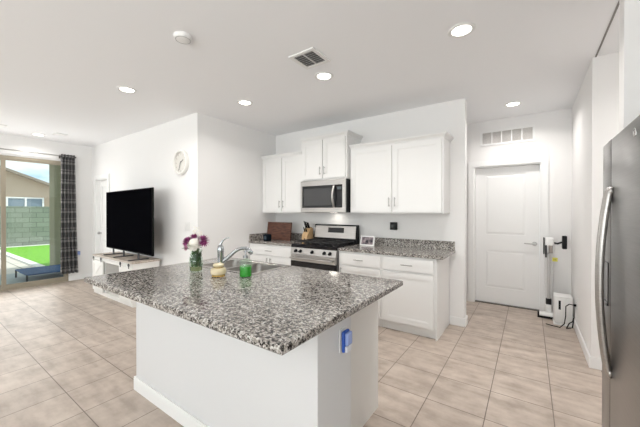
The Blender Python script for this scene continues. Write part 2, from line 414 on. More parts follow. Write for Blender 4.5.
# ------------------------------------------------------------------ cabinets
def shaker(parent, x0, x1, z0, z1, y, name='door', st=.055):
    """door facing -Y whose back is at y; thickness 19 mm"""
    d = MB(); t = .019
    d.box(x0, x1, y - .011, y, z0, z1)
    d.box(x0, x0 + st, y - t, y - .011, z0, z1); d.box(x1 - st, x1, y - t, y - .011, z0, z1)
    d.box(x0 + st, x1 - st, y - t, y - .011, z0, z0 + st); d.box(x0 + st, x1 - st, y - t, y - .011, z1 - st, z1)
    # small inner ogee
    k = .010
    for (a, b, c2, e) in ((x0 + st, x0 + st + k, z0 + st, z1 - st), (x1 - st - k, x1 - st, z0 + st, z1 - st), (x0 + st + k, x1 - st - k, z0 + st, z0 + st + k), (x0 + st + k, x1 - st - k, z1 - st - k, z1 - st)):
        d.box(a, b, y - .015, y - .011, c2, e)
    return obj(name, d, M_cab, parent)
def pull(parent, x, z, y, vertical=True, ln=.10):
    p = MB(); h = ln / 2
    if vertical:
        p.cyl((x, y - .028, z - h), (x, y - .028, z + h), .0055)
        for q in (-h * .7, h * .7): p.cyl((x, y, z + q), (x, y - .028, z + q), .0045)
    else:
        p.cyl((x - h, y - .028, z), (x + h, y - .028, z), .0055)
        for q in (-h * .7, h * .7): p.cyl((x + q, y, z), (x + q, y - .028, z), .0045)
    return tag(obj('handle', p, M_pull, parent, smooth=True), 'satin nickel bar handle')
def crown(parent, x0, x1, y0, z, left=True, right=True):
    prof = [(0, -.005), (.006, -.005), (.012, .012), (.030, .030), (.036, .045), (.036, .052), (0, .052)]
    c = MB()
    xl = x0; xr = x1
    def strip(pts0, pts1): 
        A = [c.bm.verts.new(p) for p in pts0]; Bv = [c.bm.verts.new(p) for p in pts1]
        n = len(A)
        for i in range(n): c.bm.faces.new((A[i], A[(i + 1) % n], Bv[(i + 1) % n], Bv[i]))
        c.bm.faces.new(A); c.bm.faces.new(list(reversed(Bv)))
    strip([(xl - (p if left else 0), y0 - p, z + q) for p, q in prof], [(xr + (p if right else 0), y0 - p, z + q) for p, q in prof])
    yb = YB - .002
    if left: strip([(xl - p, y0 - p, z + q) for p, q in prof], [(xl - p, yb, z + q) for p, q in prof])
    if right: strip([(xr + p, y0 - p, z + q) for p, q in prof], [(xr + p, yb, z + q) for p, q in prof])
    return obj('crown_moulding', c, M_cab, parent)
def wall_cab(x0, x1, z0, z1, depth, label, hz, left, right, side_r=False):
    yf = YB - depth
    r = thing('wall_cabinet', ((x0 + x1) / 2, YB - .002, z0), label, 'cabinet', 'white wall cabinets')
    obj('body', B(x0, x1, yf, YB - .002, z0, z1, bev=.001, seg=1), M_cab, r)
    mid = (x0 + x1) / 2; g = .022
    for i, (a, b) in enumerate(((x0 + g, mid - .010), (mid + .010, x1 - g))):
        d = shaker(r, a, b, z0 + .02, z1 - .02, yf - .0005)
        pull(d, (b - .028) if i == 0 else (a + .028), hz, yf - .0195, True, .115)
    crown(r, x0, x1, yf, z1, left, right)
    return r
UD = .33
wall_cab(XK + .002, -2.803, 1.360, 2.262, UD, 'white two-door wall cabinet in the corner left of the microwave', 1.372 + .13, False, False)
wall_cab(-2.797, -2.023, 1.835, 2.425, UD + .075, 'raised white wall cabinet directly above the microwave', 1.835 + .13, True, True)
wall_cab(-2.012, -.80, 1.360, 2.235, UD, 'wide white two-door wall cabinet right of the microwave', 1.372 + .13, False, True)

CT = .876   # top of base cabinets
YF = YB - .61
def base_cab(x0, x1, label, doors, right_end=False):
    r = thing('base_cabinet', ((x0 + x1) / 2, YB - .3, 0), label, 'cabinet', 'white base cabinets on the range wall')
    b = MB(); b.box(x0, x1, YF, YB - .002, .10, CT); obj('body', b, M_cab, r)
    obj('toe_kick', B(x0 + .001, x1 - .001, YF + .045, YB - .003, 0, .10), M_cab, r)
    if right_end: obj('side_panel', B(x1, x1 + .014, YF - .001, YB - .016, 0, CT), M_cab, r)
    dr = MB(); dr.box(x0 + .02, x1 - .02, YF - .0195, YF - .0005, .71, .853, bev=.003); d = obj('drawer', dr, M_cab, r)
    pull(d, (x0 + x1) / 2, .782, YF - .0195, False, .13)
    if doors == 1:
        q = shaker(r, x0 + .02, x1 - .02, .12, .69, YF - .0005); pull(q, x0 + .05, .62, YF - .0195) if not right_end else None
    else:
        m = (x0 + x1) / 2
        for i, (a, e) in enumerate(((x0 + .02, m - .005), (m + .005, x1 - .02))):
            q = shaker(r, a, e, .12, .69, YF - .0005); pull(q, e - .03 if i == 0 else a + .03, .62, YF - .0195)
    return r
base_cab(XK + .002, -2.803, 'white base cabinet left of the range under the cutting board', 2)
base_cab(-2.025, -1.426, 'white base cabinet next to the right side of the range', 1)
base_cab(-1.424, -.816, 'white base cabinet at the open right end of the counter', 1, True)

def back_counter(x0, x1, label, left_splash=False, right_over=0):
    r = thing('countertop', ((x0 + x1) / 2, YB - .32, CT + .001), label, 'countertop', 'speckled granite tops on the range wall')
    obj('slab', B(x0, x1, YB - .64, YB - .002, CT + .001, .914, bev=.005), M_gran, r)
    s = MB(); s.box(x0, x1 - (.004 if right_over else 0), YB - .024, YB - .002, .9142, 1.018, bev=.002)
    if left_splash: s.box(x0, x0 + .021, YB - .63, YB - .025, .9142, 1.018, bev=.002)
    obj('backsplash', s, M_gran, r)
back_counter(XK + .002, -2.805, 'short granite countertop in the corner left of the range', True)
back_counter(-2.022, -.737, 'long granite countertop right of the range', False, 1)

# ------------------------------------------------------------------ range
rx0, rx1 = -2.795, -2.033; ry0 = YB - .665
rg = thing('gas_range', ((rx0 + rx1) / 2, YB - .33, 0), 'stainless freestanding gas range with black cooktop between the counters', 'range')
obj('body', B(rx0, rx1, ry0 + .03, YB - .03, .03, .905), M_fside, rg)
obj('foot', B(rx0 + .02, rx1 - .02, ry0 + .08, YB - .06, 0, .03), M_black, rg)
ck = MB(); ck.box(rx0 - .002, rx1 + .002, ry0 + .01, YB - .03, .905, .925, bev=.004); ck.box(rx0, rx1, ry0 + .006, ry0 + .0285, .8765, .9045); obj('cooktop', ck, M_blackgl, rg)
cp = MB(); cp.prism([(ry0 - .012, .785), (ry0 + .028, .785), (ry0 + .028, .876), (ry0 + .008, .876)], 'x', rx0, rx1); pan = obj('control_panel', cp, M_steel, rg)
for kx in (-2.70, -2.62, -2.414, -2.215, -2.125):
    kb = MB(); kb.cyl((kx, ry0 + .004, .833), (kx, ry0 - .012, .829), .024, .022); kb.cyl((kx, ry0 - .012, .829), (kx, ry0 - .032, .825), .019, .016)
    tag(obj('knob', kb, M_black, pan, smooth=True), 'black burner knob')
dr = MB(); dr.box(rx0 + .005, rx1 - .005, ry0 - .012, ry0 + .028, .69, .780, bev=.003); od = obj('oven_door', dr, M_steel, rg)
obj('door_glass', B(rx0 + .005, rx1 - .005, ry0 - .012, ry0 + .028, .235, .688, bev=.003), M_blackgl, od)
hb = MB(); hb.cyl((rx0 + .03, ry0 - .055, .738), (rx1 - .03, ry0 - .055, .738), .014)
for x in (rx0 + .05, rx1 - .05): hb.box(x - .012, x + .012, ry0 - .055, ry0 - .012, .726, .750)
obj('handle', hb, M_steel, od, smooth=True)
obj('storage_drawer', B(rx0 + .005, rx1 - .005, ry0 - .008, ry0 + .028, .06, .225, bev=.003), M_steel, rg)
bgd = MB(); bgd.prism([(YB - .115, .925), (YB - .03, .925), (YB - .03, 1.185), (YB - .075, 1.185)], 'x', rx0, rx1); bk = obj('backguard', bgd, M_black, rg)
fz = MB()
def slantbox(mb, x0, x1, z0, z1, off0, off1):
    yy = lambda z: YB - .115 + (z - .925) / .26 * .04
    mb.prism([(yy(z0) - off1, z0), (yy(z0) - off0, z0), (yy(z1) - off0, z1), (yy(z1) - off1, z1)], 'x', x0, x1)
slantbox(fz, rx0 + .02, rx1 - .02, .985, 1.165, .0005, .012); obj('fascia', fz, M_steel, bk)
ds = MB(); slantbox(ds, -2.53, -2.25, 1.065, 1.14, .0125, .014); obj('display', ds, M_blackgl, bk)
gr = []
for gx0, gx1 in ((rx0 + .02, -2.545), (-2.54, -2.288), (-2.283, rx1 - .02)):
    gb = MB(); y0, y1 = ry0 + .05, YB - .14; z = .948
    for x in (gx0, gx1 - .012): gb.box(x, x + .012, y0, y1, z, z + .014)
    for y in (y0, (y0 + y1) / 2 - .006, y1 - .012): gb.box(gx0, gx1, y, y + .012, z + .001, z + .013)
    mx = (gx0 + gx1) / 2
    gb.box(mx - .005, mx + .005, y0, y1, z + .002, z + .016)
    for q in (.25, .75):
        yy = y0 + (y1 - y0) * q; gb.box(gx0 + .03, gx1 - .03, yy - .005, yy + .005, z + .002, z + .016)
    for x in (gx0, gx1 - .012):
        for y in (y0, y1 - .012): gb.box(x, x + .012, y, y + .012, .9255, z)
    obj('grate', gb, M_iron, rg)
for bx, by in ((-2.66, .2), (-2.66, .46), (-2.17, .2), (-2.17, .46), (-2.414, .33)):
    bb = MB(); bb.lathe([(0, 0), (.045, 0), (.045, .008), (.032, .010), (.032, .018), (0, .018)], (bx, ry0 + by, .9255)); obj('burner', bb, M_iron, rg)

# ------------------------------------------------------------------ microwave
mx0, mx1, mz0, mz1 = -2.795, -2.028, 1.372, 1.828; my0 = YB - .445
mw = thing('microwave', ((mx0 + mx1) / 2, YB - .2, mz0), 'stainless over-the-range microwave with curved door handle', 'microwave')
obj('body', B(mx0, mx1, my0 + .03, YB - .002, mz0, mz1), M_black, mw)
dm = MB(); dx1 = mx1 - .155
dm.box(mx0, mx1, my0, my0 + .029, mz1 - .075, mz1, bev=.003); dm.box(mx0, mx1, my0, my0 + .029, mz0, mz0 + .065, bev=.003)
dm.box(mx0, mx0 + .03, my0, my0 + .029, mz0 + .065, mz1 - .075); dm.box(mx1 - .045, mx1, my0, my0 + .029, mz0 + .065, mz1 - .075)
obj('door', dm, M_steel, mw)
M_mwin = mat('smoked oven glass', (0.045, 0.045, 0.047), 0.12)
obj('window', B(mx0 + .03, dx1, my0 + .002, my0 + .029, mz0 + .065, mz1 - .075), M_blackgl, mw)
obj('window_screen', B(mx0 + .065, dx1 - .06, my0 + .0005, my0 + .0019, mz0 + .10, mz1 - .115), M_mwin, mw)
cpn = obj('control_panel', B(dx1 + .001, mx1 - .046, my0 + .001, my0 + .029, mz0 + .065, mz1 - .075), M_blackgl, mw)
obj('display', B(dx1 + .03, mx1 - .06, my0 - .0002, my0 + .0008, mz1 - .14, mz1 - .105), mat('display teal', (.10, .12, .13), .2), cpn)
hm = MB(); pts = []
for i in range(13):
    t = i / 12; pts.append((dx1 - .018, my0 - .012 - .040 * math.sin(math.pi * t), mz0 + .078 + t * (mz1 - mz0 - .165)))
hm.tube(pts, .015, 12); hm.cyl(pts[0], (pts[0][0], my0 + .004, pts[0][2]), .010); hm.cyl(pts[-1], (pts[-1][0], my0 + .004, pts[-1][2]), .010)
obj('handle', hm, M_steel, mw, smooth=True)
gm = MB()
for i in range(7): gm.box(mx0 + .05, mx1 - .05, my0 + .05 + i * .04, my0 + .07 + i * .04, mz0 - .004, mz0 - .0003)
obj('vent_slats', gm, M_grey, mw)
tl = obj('task_lamp', B(-2.46, -2.36, YB - .16, YB - .10, mz0 - .006, mz0 - .0005), M_lens, mw)
d = bpy.data.lights.new('hood_lamp', 'AREA'); d.size = .12; d.energy = .25; d.color = (1, .93, .82); lo = bpy.data.objects.new('hood_lamp', d); COL.objects.link(lo); lo.location = (-2.41, YB - .13, mz0 - .012)

# ------------------------------------------------------------------ island
IX0, IX1, IY0, IY1 = -2.59, -.700, .768, 1.975
PX0, PX1, PY0, PY1 = -2.500, -.766, 1.072, 1.374
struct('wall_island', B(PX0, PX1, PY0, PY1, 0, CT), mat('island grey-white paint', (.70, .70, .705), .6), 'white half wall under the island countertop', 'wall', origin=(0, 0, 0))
baseboard('baseboard_island', [(PX0 - T, PX1 + T, PY0 - T, PY0), (PX0 - T, PX0, PY0, PY1), (PX1, PX1 + T, PY0, PY1)], 'white baseboard around the island half wall')
ic = thing('island_cabinet', (-1.68, 1.65, 0), 'white kitchen-side cabinet run of the island', 'cabinet')
CB1 = 1.953
ib = MB(); y0 = PY1 + .001
ib.box(-2.45, -.875, y0, y0 + .018, .0, CT); ib.box(-2.45, -2.432, y0 + .018, CB1, 0, CT); ib.box(-.893, -.875, y0 + .018, CB1, 0, CT)
ib.box(-2.432, -.893, y0 + .018, CB1, .09, .108); ib.box(-2.432, -.893, CB1 - .05, CB1 - .04, 0, .09)
ib.box(-2.432, -.893, CB1 - .018, CB1, .108, .13); ib.box(-2.432, -.893, CB1 - .018, CB1, .69, .71); ib.box(-2.432, -.893, CB1 - .018, CB1, .855, CT)
obj('body', ib, M_cab, ic)
sp = MB(); sp.box(-.875, -.871, PY1 + .001, CB1 + .001, 0, CT); obj('side_panel', sp, mat('island end panel', (.79, .775, .75), .45), ic)
for i in range(4):
    a = -2.44 + i * .388; e = a + .38
    q = MB(); q.box(a, e, CB1 + .0005, CB1 + .02, .12, .69, bev=.003); dq = obj('door', q, M_cab, ic)
    hh = MB(); hh.cyl((a + .05, CB1 + .045, .55), (a + .05, CB1 + .045, .65), .0055)
    for zq in (.565, .635): hh.cyl((a + .05, CB1 + .02, zq), (a + .05, CB1 + .045, zq), .0045)
    obj('handle', hh, M_pull, dq)
    q = MB(); q.box(a, e, CB1 + .0005, CB1 + .02, .71, .855, bev=.003); obj('drawer_front', q, M_cab, ic)
# countertop with sink cut-out
HX0, HX1, HY0, HY1 = -2.352, -1.688, 1.508, 1.902
def holed_slab(x0, x1, y0, y1, hx0, hx1, hy0, hy1, z0, z1, ch=.006):
    mb = MB(); bm = mb.bm
    def ring(a, b, c, d, z): return [bm.verts.new(p) for p in ((a, c, z), (b, c, z), (b, d, z), (a, d, z))]
    ot = ring(x0 + ch, x1 - ch, y0 + ch, y1 - ch, z1); os1 = ring(x0, x1, y0, y1, z1 - ch); os0 = ring(x0, x1, y0, y1, z0 + ch); ob = ring(x0 + ch, x1 - ch, y0 + ch, y1 - ch, z0)
    it = ring(hx0, hx1, hy0, hy1, z1); ibb = ring(hx0, hx1, hy0, hy1, z0)
    def br(A, Bq):
        for i in range(4): bm.faces.new((A[i], A[(i + 1) % 4], Bq[(i + 1) % 4], Bq[i]))
    br(it, ot); br(ot, os1); br(os1, os0); br(os0, ob); br(ob, ibb); br(ibb, it)
    return mb
tag(obj('island_countertop', holed_slab(IX0, IX1, IY0, IY1, HX0, HX1, HY0, HY1, CT + .001, .914), M_gran), 'large speckled grey granite island top with the sink set in it', 'countertop')

# sink: rim + two bowls
sk = thing('kitchen_sink', ((HX0 + HX1) / 2, (HY0 + HY1) / 2, .70), 'stainless double-bowl sink set into the island', 'sink')
def bowl(x0, x1, y0, y1, zt, zb, t=.003):
    mb = MB(); bm = mb.bm; r = .045
    def rr(x0, x1, y0, y1, rad, z, n=5):
        out = []
        for cx, cy, a0 in ((x1 - rad, y1 - rad, 0), (x0 + rad, y1 - rad, 90), (x0 + rad, y0 + rad, 180), (x1 - rad, y0 + rad, 270)):
            for i in range(n + 1):
                a = R(a0 + 90 * i / n); out.append(bm.verts.new((cx + rad * math.cos(a), cy + rad * math.sin(a), z)))
        return out
    loops = [rr(x0, x1, y0, y1, r, zt), rr(x0 + .004, x1 - .004, y0 + .004, y1 - .004, r, zb + .03), rr(x0 + .02, x1 - .02, y0 + .02, y1 - .02, r, zb + .005), rr(x0 + .05, x1 - .05, y0 + .05, y1 - .05, r, zb)]
    for a, b in zip(loops, loops[1:]):
        n = len(a)
        for i in range(n): bm.faces.new((a[i], a[(i + 1) % n], b[(i + 1) % n], b[i]))
    bm.faces.new(loops[-1])
    cx, cy = (x0 + x1) / 2, (y0 + y1) / 2
    mb.lathe([(0, .004), (.03, .004), (.042, .0015), (.042, .001)], (cx, cy, zb))
    return mb
xm = -2.02
tb = .917
obj('bowl', bowl(HX0 + .012, xm - .012, HY0 + .012, HY1 - .012, tb, .74), M_steel, sk, smooth=True)
obj('bowl', bowl(xm + .012, HX1 - .012, HY0 + .012, HY1 - .012, tb, .72), M_steel, sk, smooth=True)
rm = MB(); e = .012
rm.box(HX0 - e, HX1 + e, HY0 - e, HY0 + .013, .9142, .9185, bev=.0015, seg=1); rm.box(HX0 - e, HX1 + e, HY1 - .013, HY1 + e, .9142, .9185, bev=.0015, seg=1)
rm.box(HX0 - e, HX0 + .013, HY0 + .013, HY1 - .013, .9142, .9185); rm.box(HX1 - .013, HX1 + e, HY0 + .013, HY1 - .013, .9142, .9185)
rm.box(xm - .012, xm + .012, HY0 + .013, HY1 - .013, .9135, .9175)
obj('rim', rm, M_steel, sk)

# faucet
fx, fy, zt = -1.962, 1.450, .9145
fa = thing('faucet', (fx, fy, zt), 'brushed nickel single-lever kitchen faucet in front of the sink', 'faucet')
b = MB(); b.lathe([(0, 0), (.030, 0), (.030, .006), (.026, .012), (.0235, .03), (.0235, .150), (.025, .155), (.025, .180), (.020, .200), (.010, .211), (0, .213)], (fx, fy, zt)); obj('body', b, M_chrome, fa, smooth=True)
dirx = Vector((.122, .18, 0)).normalized()
sp = MB(); base = Vector((fx, fy, zt + .070)); pts = []; rad = []
prof = [(0.0, 0.0), (.035, .022), (.07, .052), (.10, .078), (.13, .096), (.16, .105), (.19, .104), (.212, .092), (.225, .074)]
for i, (s_, q) in enumerate(prof): pts.append(base + dirx * s_ + Vector((0, 0, q))); rad.append([.020, .018, .016, .0145, .0135, .0135, .015, .018, .019][i])
sp.tube(pts, rad, 14); obj('spout', sp, M_chrome, fa, smooth=True)
hd_ = MB(); hd_.cyl(pts[-1], pts[-1] + (pts[-1] - pts[-2]).normalized() * .022, .0175, .014); obj('spray_head', hd_, M_grey, fa, smooth=True)
lv = MB(); tp = Vector((fx, fy, zt + .200)); rt = Vector((.82, .57, 0))
lv.tube([tp + rt * .0, tp + rt * .004 + Vector((0, 0, .020)), tp + rt * .018 + Vector((0, 0, .042)), tp + rt * .042 + Vector((0, 0, .058)), tp + rt * .068 + Vector((0, 0, .064))], [.013, .010, .0075, .006, .005], 10, flat=(1, .7)); obj('lever', lv, M_chrome, fa, smooth=True)

# soap bottle with green liquid
bx, by = -1.676, 1.452
sb = thing('soap_bottle', (bx, by, .9145), 'clear pump bottle of bright green dish soap on the island', 'soap bottle')
o = MB(); o.lathe([(0, 0), (.042, 0), (.044, .004), (.044, .108), (.040, .118), (.016, .124), (.016, .132), (.0145, .132), (.0145, .123), (.039, .116), (.0425, .107), (.0425, .004)], (bx, by, .9145)); obj('bottle', o, M_vglass, sb, smooth=True)
M_green = mat('green soap', (0.016, 0.35, 0.012), 0.2)
o = MB(); o.lathe([(0, .003), (.0412, .003), (.0417, .006), (.0417, .074), (0, .074)], (bx, by, .9145)); tag(obj('liquid', o, M_green, sb, smooth=True), 'bright green liquid soap')
o = MB(); o.cyl((bx, by, .9145 + .1325), (bx, by, .9145 + .148), .019); o.cyl((bx, by, 1.062), (bx, by, 1.092), .006); o.cyl((bx, by, 1.09), (bx, by, 1.101), .014)
o.tube([(bx, by, 1.096), (bx + .03, by + .022, 1.097), (bx + .042, by + .032, 1.088)], [.008, .006, .005]); obj('pump', o, M_chrome, sb, smooth=True)

# palm brush on its holder
px_, py_ = -1.845, 1.345
M_cream = mat('cream ceramic', (0.70, 0.60, 0.40), 0.25); M_gold = mat('gold band', (0.62, 0.42, 0.13), 0.25, .8)
ho = thing('brush_holder', (px_, py_, .9145), 'round cream brush holder with gold foot beside the faucet', 'holder')
o = MB(); o.lathe([(0, .010), (.042, .010), (.052, .018), (.055, .035), (.052, .052), (.044, .060), (.040, .058), (.046, .045), (.044, .020), (0, .018)], (px_, py_, .9145)); obj('bowl', o, M_cream, ho, smooth=True)
o = MB(); o.lathe([(0, 0), (.046, 0), (.048, .003), (.044, .0099), (0, .0099)], (px_, py_, .9145)); obj('foot', o, M_gold, ho, smooth=True)
br = thing('dish_brush', (px_, py_, .9145 + .0195), 'cream round-topped dish brush sitting in its holder', 'brush')
o = MB(); o.lathe([(0, .026), (.042, .026), (.044, .032), (.040, .038), (.030, .041), (.028, .044), (.036, .049), (.041, .057), (.038, .066), (.022, .073), (0, .075)], (px_, py_, .9145 + .0205)); obj('head', o, M_cream, br, smooth=True)
o = MB(); o.lathe([(.0285, .0395), (.0335, .0405), (.0335, .0435), (.0285, .0445)], (px_, py_, .9145 + .0205)); obj('collar', o, M_gold, br, smooth=True)
o = MB(); o.lathe([(0, .001), (.036, .001), (.038, .0255), (0, .0255)], (px_, py_, .9145 + .0195)); obj('bristles', o, mat('bristle', (.6, .52, .38), .9), br)

# vase and flowers
vx, vy = -2.115, 1.338; vz = .9145
va = thing('vase', (vx, vy, vz), 'clear glass vase holding purple and white flowers on the island', 'vase')
o = MB(); o.lathe([(0, 0), (.042, 0), (.045, .006), (.047, .03), (.052, .07), (.050, .10), (.040, .135), (.038, .16), (.044, .175), (.0425, .175), (.0365, .16), (.0385, .135), (.0485, .10), (.050, .07), (.045, .03), (.043, .012), (0, .010)], (vx, vy, vz)); obj('glass', o, M_vglass, va, smooth=True)
o = MB(); o.lathe([(0, .0105), (.0425, .0125), (.0445, .03), (.0465, .045), (0, .045)], (vx, vy, vz)); tag(obj('water', o, mat('vase water', (.42, .42, .22), .1, 0, Transmission_Weight=.6), va, smooth=True), 'shallow yellowish water')
M_leaf = mat('leaf green', (0.035, 0.105, 0.022), 0.5); noise_color(M_leaf, 40, (.018, .065, .012), (.06, .15, .03))
M_stem = mat('stem green', (0.06, 0.16, 0.03), 0.5)
M_purple = mat('purple petal', (0.30, 0.04, 0.19), 0.55); noise_color(M_purple, 60, (.20, .02, .12), (.55, .15, .38))
M_wpet = mat('white petal', (0.90, 0.87, 0.80), 0.6); M_pink = mat('pink petal', (.62, .28, .42), .6)
def leaf(mb, p, d, ln, wd):
    p = Vector(p); d = Vector(d).normalized(); s = d.cross(Vector((0, 0, 1)))
    if s.length < .1: s = Vector((1, 0, 0))
    s.normalize(); u = s.cross(d)
    rows = []
    for t, w_ in ((0, .08), (.25, .75), (.5, 1), (.75, .65), (1, .03)):
        c = p + d * ln * t + u * (-.18 * ln * t * t); rows.append((c - s * wd * w_ / 2 + u * .12 * wd * w_, c - u * .0, c + s * wd * w_ / 2 + u * .12 * wd * w_))
    V = [[mb.bm.verts.new(q) for q in r] for r in rows]
    for a, b in zip(V, V[1:]):
        for i in (0, 1): mb.bm.faces.new((a[i], a[i + 1], b[i + 1], b[i]))
def petals(mb, c, r, n, rows, wd, droop=0.0, ax=Vector((0, 0, 1))):
    c = Vector(c); q = ax.to_track_quat('Z', 'Y')
    for k in range(rows):
        el = R(5 + 80 * k / rows); rr_ = r * (1 - .25 * k / rows)
        for i in range(n):
            a = 2 * math.pi * (i + .5 * (k % 2)) / n + random.uniform(-.1, .1)
            d = q @ Vector((math.cos(a) * math.cos(el), math.sin(a) * math.cos(el), math.sin(el)))
            leaf(mb, c + d * r * .12, d, rr_ * .95, wd)
rim_z = vz + .172
def flower(label, kind, top, r, ax, group):
    top = Vector(top); k = Vector(((top.x - vx) * .22, (top.y - vy) * .22, 0))
    if k.length > .024: k = k.normalized() * .024
    foot = Vector((vx, vy, vz + .02)) - k * .5
    mid = Vector((vx, vy, rim_z)) + k
    f = thing('flower', tuple(foot), label, 'flower', group)
    s = MB(); s.tube([foot, (foot + mid) / 2, mid, mid.lerp(top, .5) + Vector((0, 0, .005)), top], .0026, 6); obj('stem', s, M_stem, f)
    lf = MB()
    for q in range(5):
        t = random.uniform(0.05, .95); p = foot.lerp(mid, t); a = random.uniform(0, 6.28)
        leaf(lf, p, (math.cos(a) * .35, math.sin(a) * .35, 1), .05, .02)
    for q in range(3):
        a = random.uniform(0, 6.28); leaf(lf, mid.lerp(top, .25 + .2 * q), (math.cos(a), math.sin(a), .25), .058, .03)
    obj('foliage', lf, M_leaf, f)
    bl = MB()
    if kind == 'white':
        bl.sphere(top, r * .72, (1, 1, .95))
        for k in range(4): petals(bl, top - Vector((0, 0, r * .25)), r * (1.05 - .05 * k), 10 + k, 4, r * .65, ax=ax)
        m = M_wpet
    elif kind == 'purple':
        bl.sphere(top, r * .35); petals(bl, top, r, 16, 5, r * .30, ax=ax); m = M_purple
    elif kind == 'pink':
        bl.sphere(top, r * .4); petals(bl, top, r, 10, 4, r * .4, ax=ax); m = M_pink
    else:
        for q in range(9):
            a = random.uniform(0, 6.28); e = random.uniform(.2, 1); rr_ = r * random.uniform(.4, 1)
            p = top + Vector((math.cos(a) * rr_, math.sin(a) * rr_, e * r * 1.2)); bl.tube([top - Vector((0, 0, .01)), p], .001, 5); bl.sphere(p, .006, u=8, v=6)
        m = M_wpet
    obj('bloom', bl, m, f, smooth=(kind != 'spray'))
rv = Vector((.818, .575, 0)); fv = Vector((-.575, .818, 0)); V0 = Vector((vx, vy, vz))
G = 'flowers in the island vase'
flower('large round white bloom at the front of the vase', 'white', V0 + rv * .004 - fv * .035 + Vector((0, 0, .226)), .054, (-fv * .7 + Vector((0, 0, .7))).normalized(), G)
flower('purple bloom on the right side of the vase', 'purple', V0 + rv * .060 - fv * .01 + Vector((0, 0, .240)), .052, (rv * .4 - fv * .6 + Vector((0, 0, .6))).normalized(), G)
flower('purple bloom leaning out on the left of the vase', 'purple', V0 + rv * -.068 + fv * .005 + Vector((0, 0, .232)), .045, (-rv * .5 - fv * .5 + Vector((0, 0, .6))).normalized(), G)
flower('purple bloom behind the large white one, at the top', 'purple', V0 + rv * -.026 + fv * .03 + Vector((0, 0, .258)), .045, (-fv * .4 + Vector((0, 0, .9))).normalized(), G)
flower('small pink bloom low on the left of the vase', 'pink', V0 + rv * -.062 - fv * .03 + Vector((0, 0, .190)), .024, (-rv * .5 - fv * .7 + Vector((0, 0, .3))).normalized(), G)
flower('airy white filler sprig rising above the blooms on the left', 'spray', V0 + rv * -.03 + fv * .03 + Vector((0, 0, .29)), .045, Vector((0, 0, 1)), G)
flower('airy white filler sprig rising above the blooms at centre', 'spray', V0 + rv * .012 + fv * .03 + Vector((0, 0, .275)), .04, Vector((0, 0, 1)), G)
lf = MB()
gre = thing('greenery', (vx, vy, vz + .02), 'dark green leafy stems packed inside the glass vase', 'leaves')
for q in range(90):
    a = random.uniform(0, 6.28); z_ = random.uniform(.01, .13); rr_ = random.uniform(0, .037)
    leaf(lf, (vx + rr_ * math.cos(a), vy + rr_ * math.sin(a), vz + .015 + z_), (math.cos(a) * .28, math.sin(a) * .28, 1), random.uniform(.035, .055), .03)
obj('foliage', lf, M_leaf, gre)
st = MB()
for q in range(6):
    st = MB(); a = q * 1.05; st.cyl((vx + .015 * math.cos(a), vy + .015 * math.sin(a), vz + .014), (vx + .012 * math.cos(a + 2), vy + .012 * math.sin(a + 2), vz + .17), .003, n=6); obj('stem', st, M_stem, gre)

# island-end outlet with a blue plug-in
def outlet(loc, facing, label, name='wall_outlet', w_=.072, h_=.115, slots=True):
    """wall plate whose back lies on the wall; facing '-y','+x','-x'"""
    r = thing(name, loc, label, 'outlet' if name == 'wall_outlet' else 'light switch')
    x, y, z = loc
    def bx(mb, u0, u1, z0, z1, d0, d1, **k):
        if facing == '-y': mb.box(x + u0, x + u1, y - d1, y - d0, z + z0, z + z1, **k)
        elif facing == '+x': mb.box(x + d0, x + d1, y + u0, y + u1, z + z0, z + z1, **k)
        else: mb.box(x - d1, x - d0, y + u0, y + u1, z + z0, z + z1, **k)
    p = MB(); bx(p, -w_ / 2, w_ / 2, 0, h_, .0005, .006, bev=.002); obj('plate', p, M_white, r)
    n = 1 if w_ < .09 else 2
    for i in range(n):
        cx = 0 if n == 1 else (-.023, .023)[i]
        q = MB(); bx(q, cx - .016, cx + .016, .024, h_ - .024, .0062, .009, bev=.001); ro = obj('rocker' if name != 'wall_outlet' else 'socket', q, M_white, r)
        if name == 'wall_outlet':
            for zz in (.035, .068):
                for u in (-.007, .005):
                    sl = MB(); bx(sl, cx + u, cx + u + .002, zz, zz + .01, .0092, .0096); obj('slot', sl, M_dark, ro)
    return r
M_blue = mat('translucent blue plastic', (0.30, 0.40, 0.74), 0.2); M_blue2 = mat('deep blue plastic', (0.03, 0.10, 0.45), 0.25); M_frost = mat('frosted lens', (.72, .74, .80), .3)
def plug_in(loc, facing, label):
    r = thing('night_light', loc, label, 'night light', 'blue plug-in night lights')
    x, y, z = loc
    def bx(mb, u0, u1, z0, z1, d0, d1, **k):
        if facing == '+x': mb.box(x + d0, x + d1, y + u0, y + u1, z + z0, z + z1, **k)
        else: mb.box(x + u0, x + u1, y - d1, y - d0, z + z0, z + z1, **k)
    a = MB(); bx(a, -.030, .030, .0, .105, .0102, .026, bev=.007); obj('backing', a, M_blue2, r)
    a = MB(); bx(a, -.026, .026, .035, .100, .0262, .044, bev=.008); tag(obj('shade', a, M_blue, r), 'translucent blue shade')
    a = MB(); bx(a, -.026, .026, .002, .034, .0262, .040, bev=.006); tag(obj('lens', a, M_frost, r), 'frosted white lower lens')
outlet((PX1, 1.288, .685), '+x', 'white outlet plate on the island end under the countertop')
plug_in((PX1, 1.288, .685), '+x', 'blue and white plug-in night light on the island end')
outlet((XF, 2.13, .47), '+x', 'white outlet plate on the wall right of the curtain')
plug_in((XF, 2.13, .475), '+x', 'small blue plug-in night light beside the curtain')

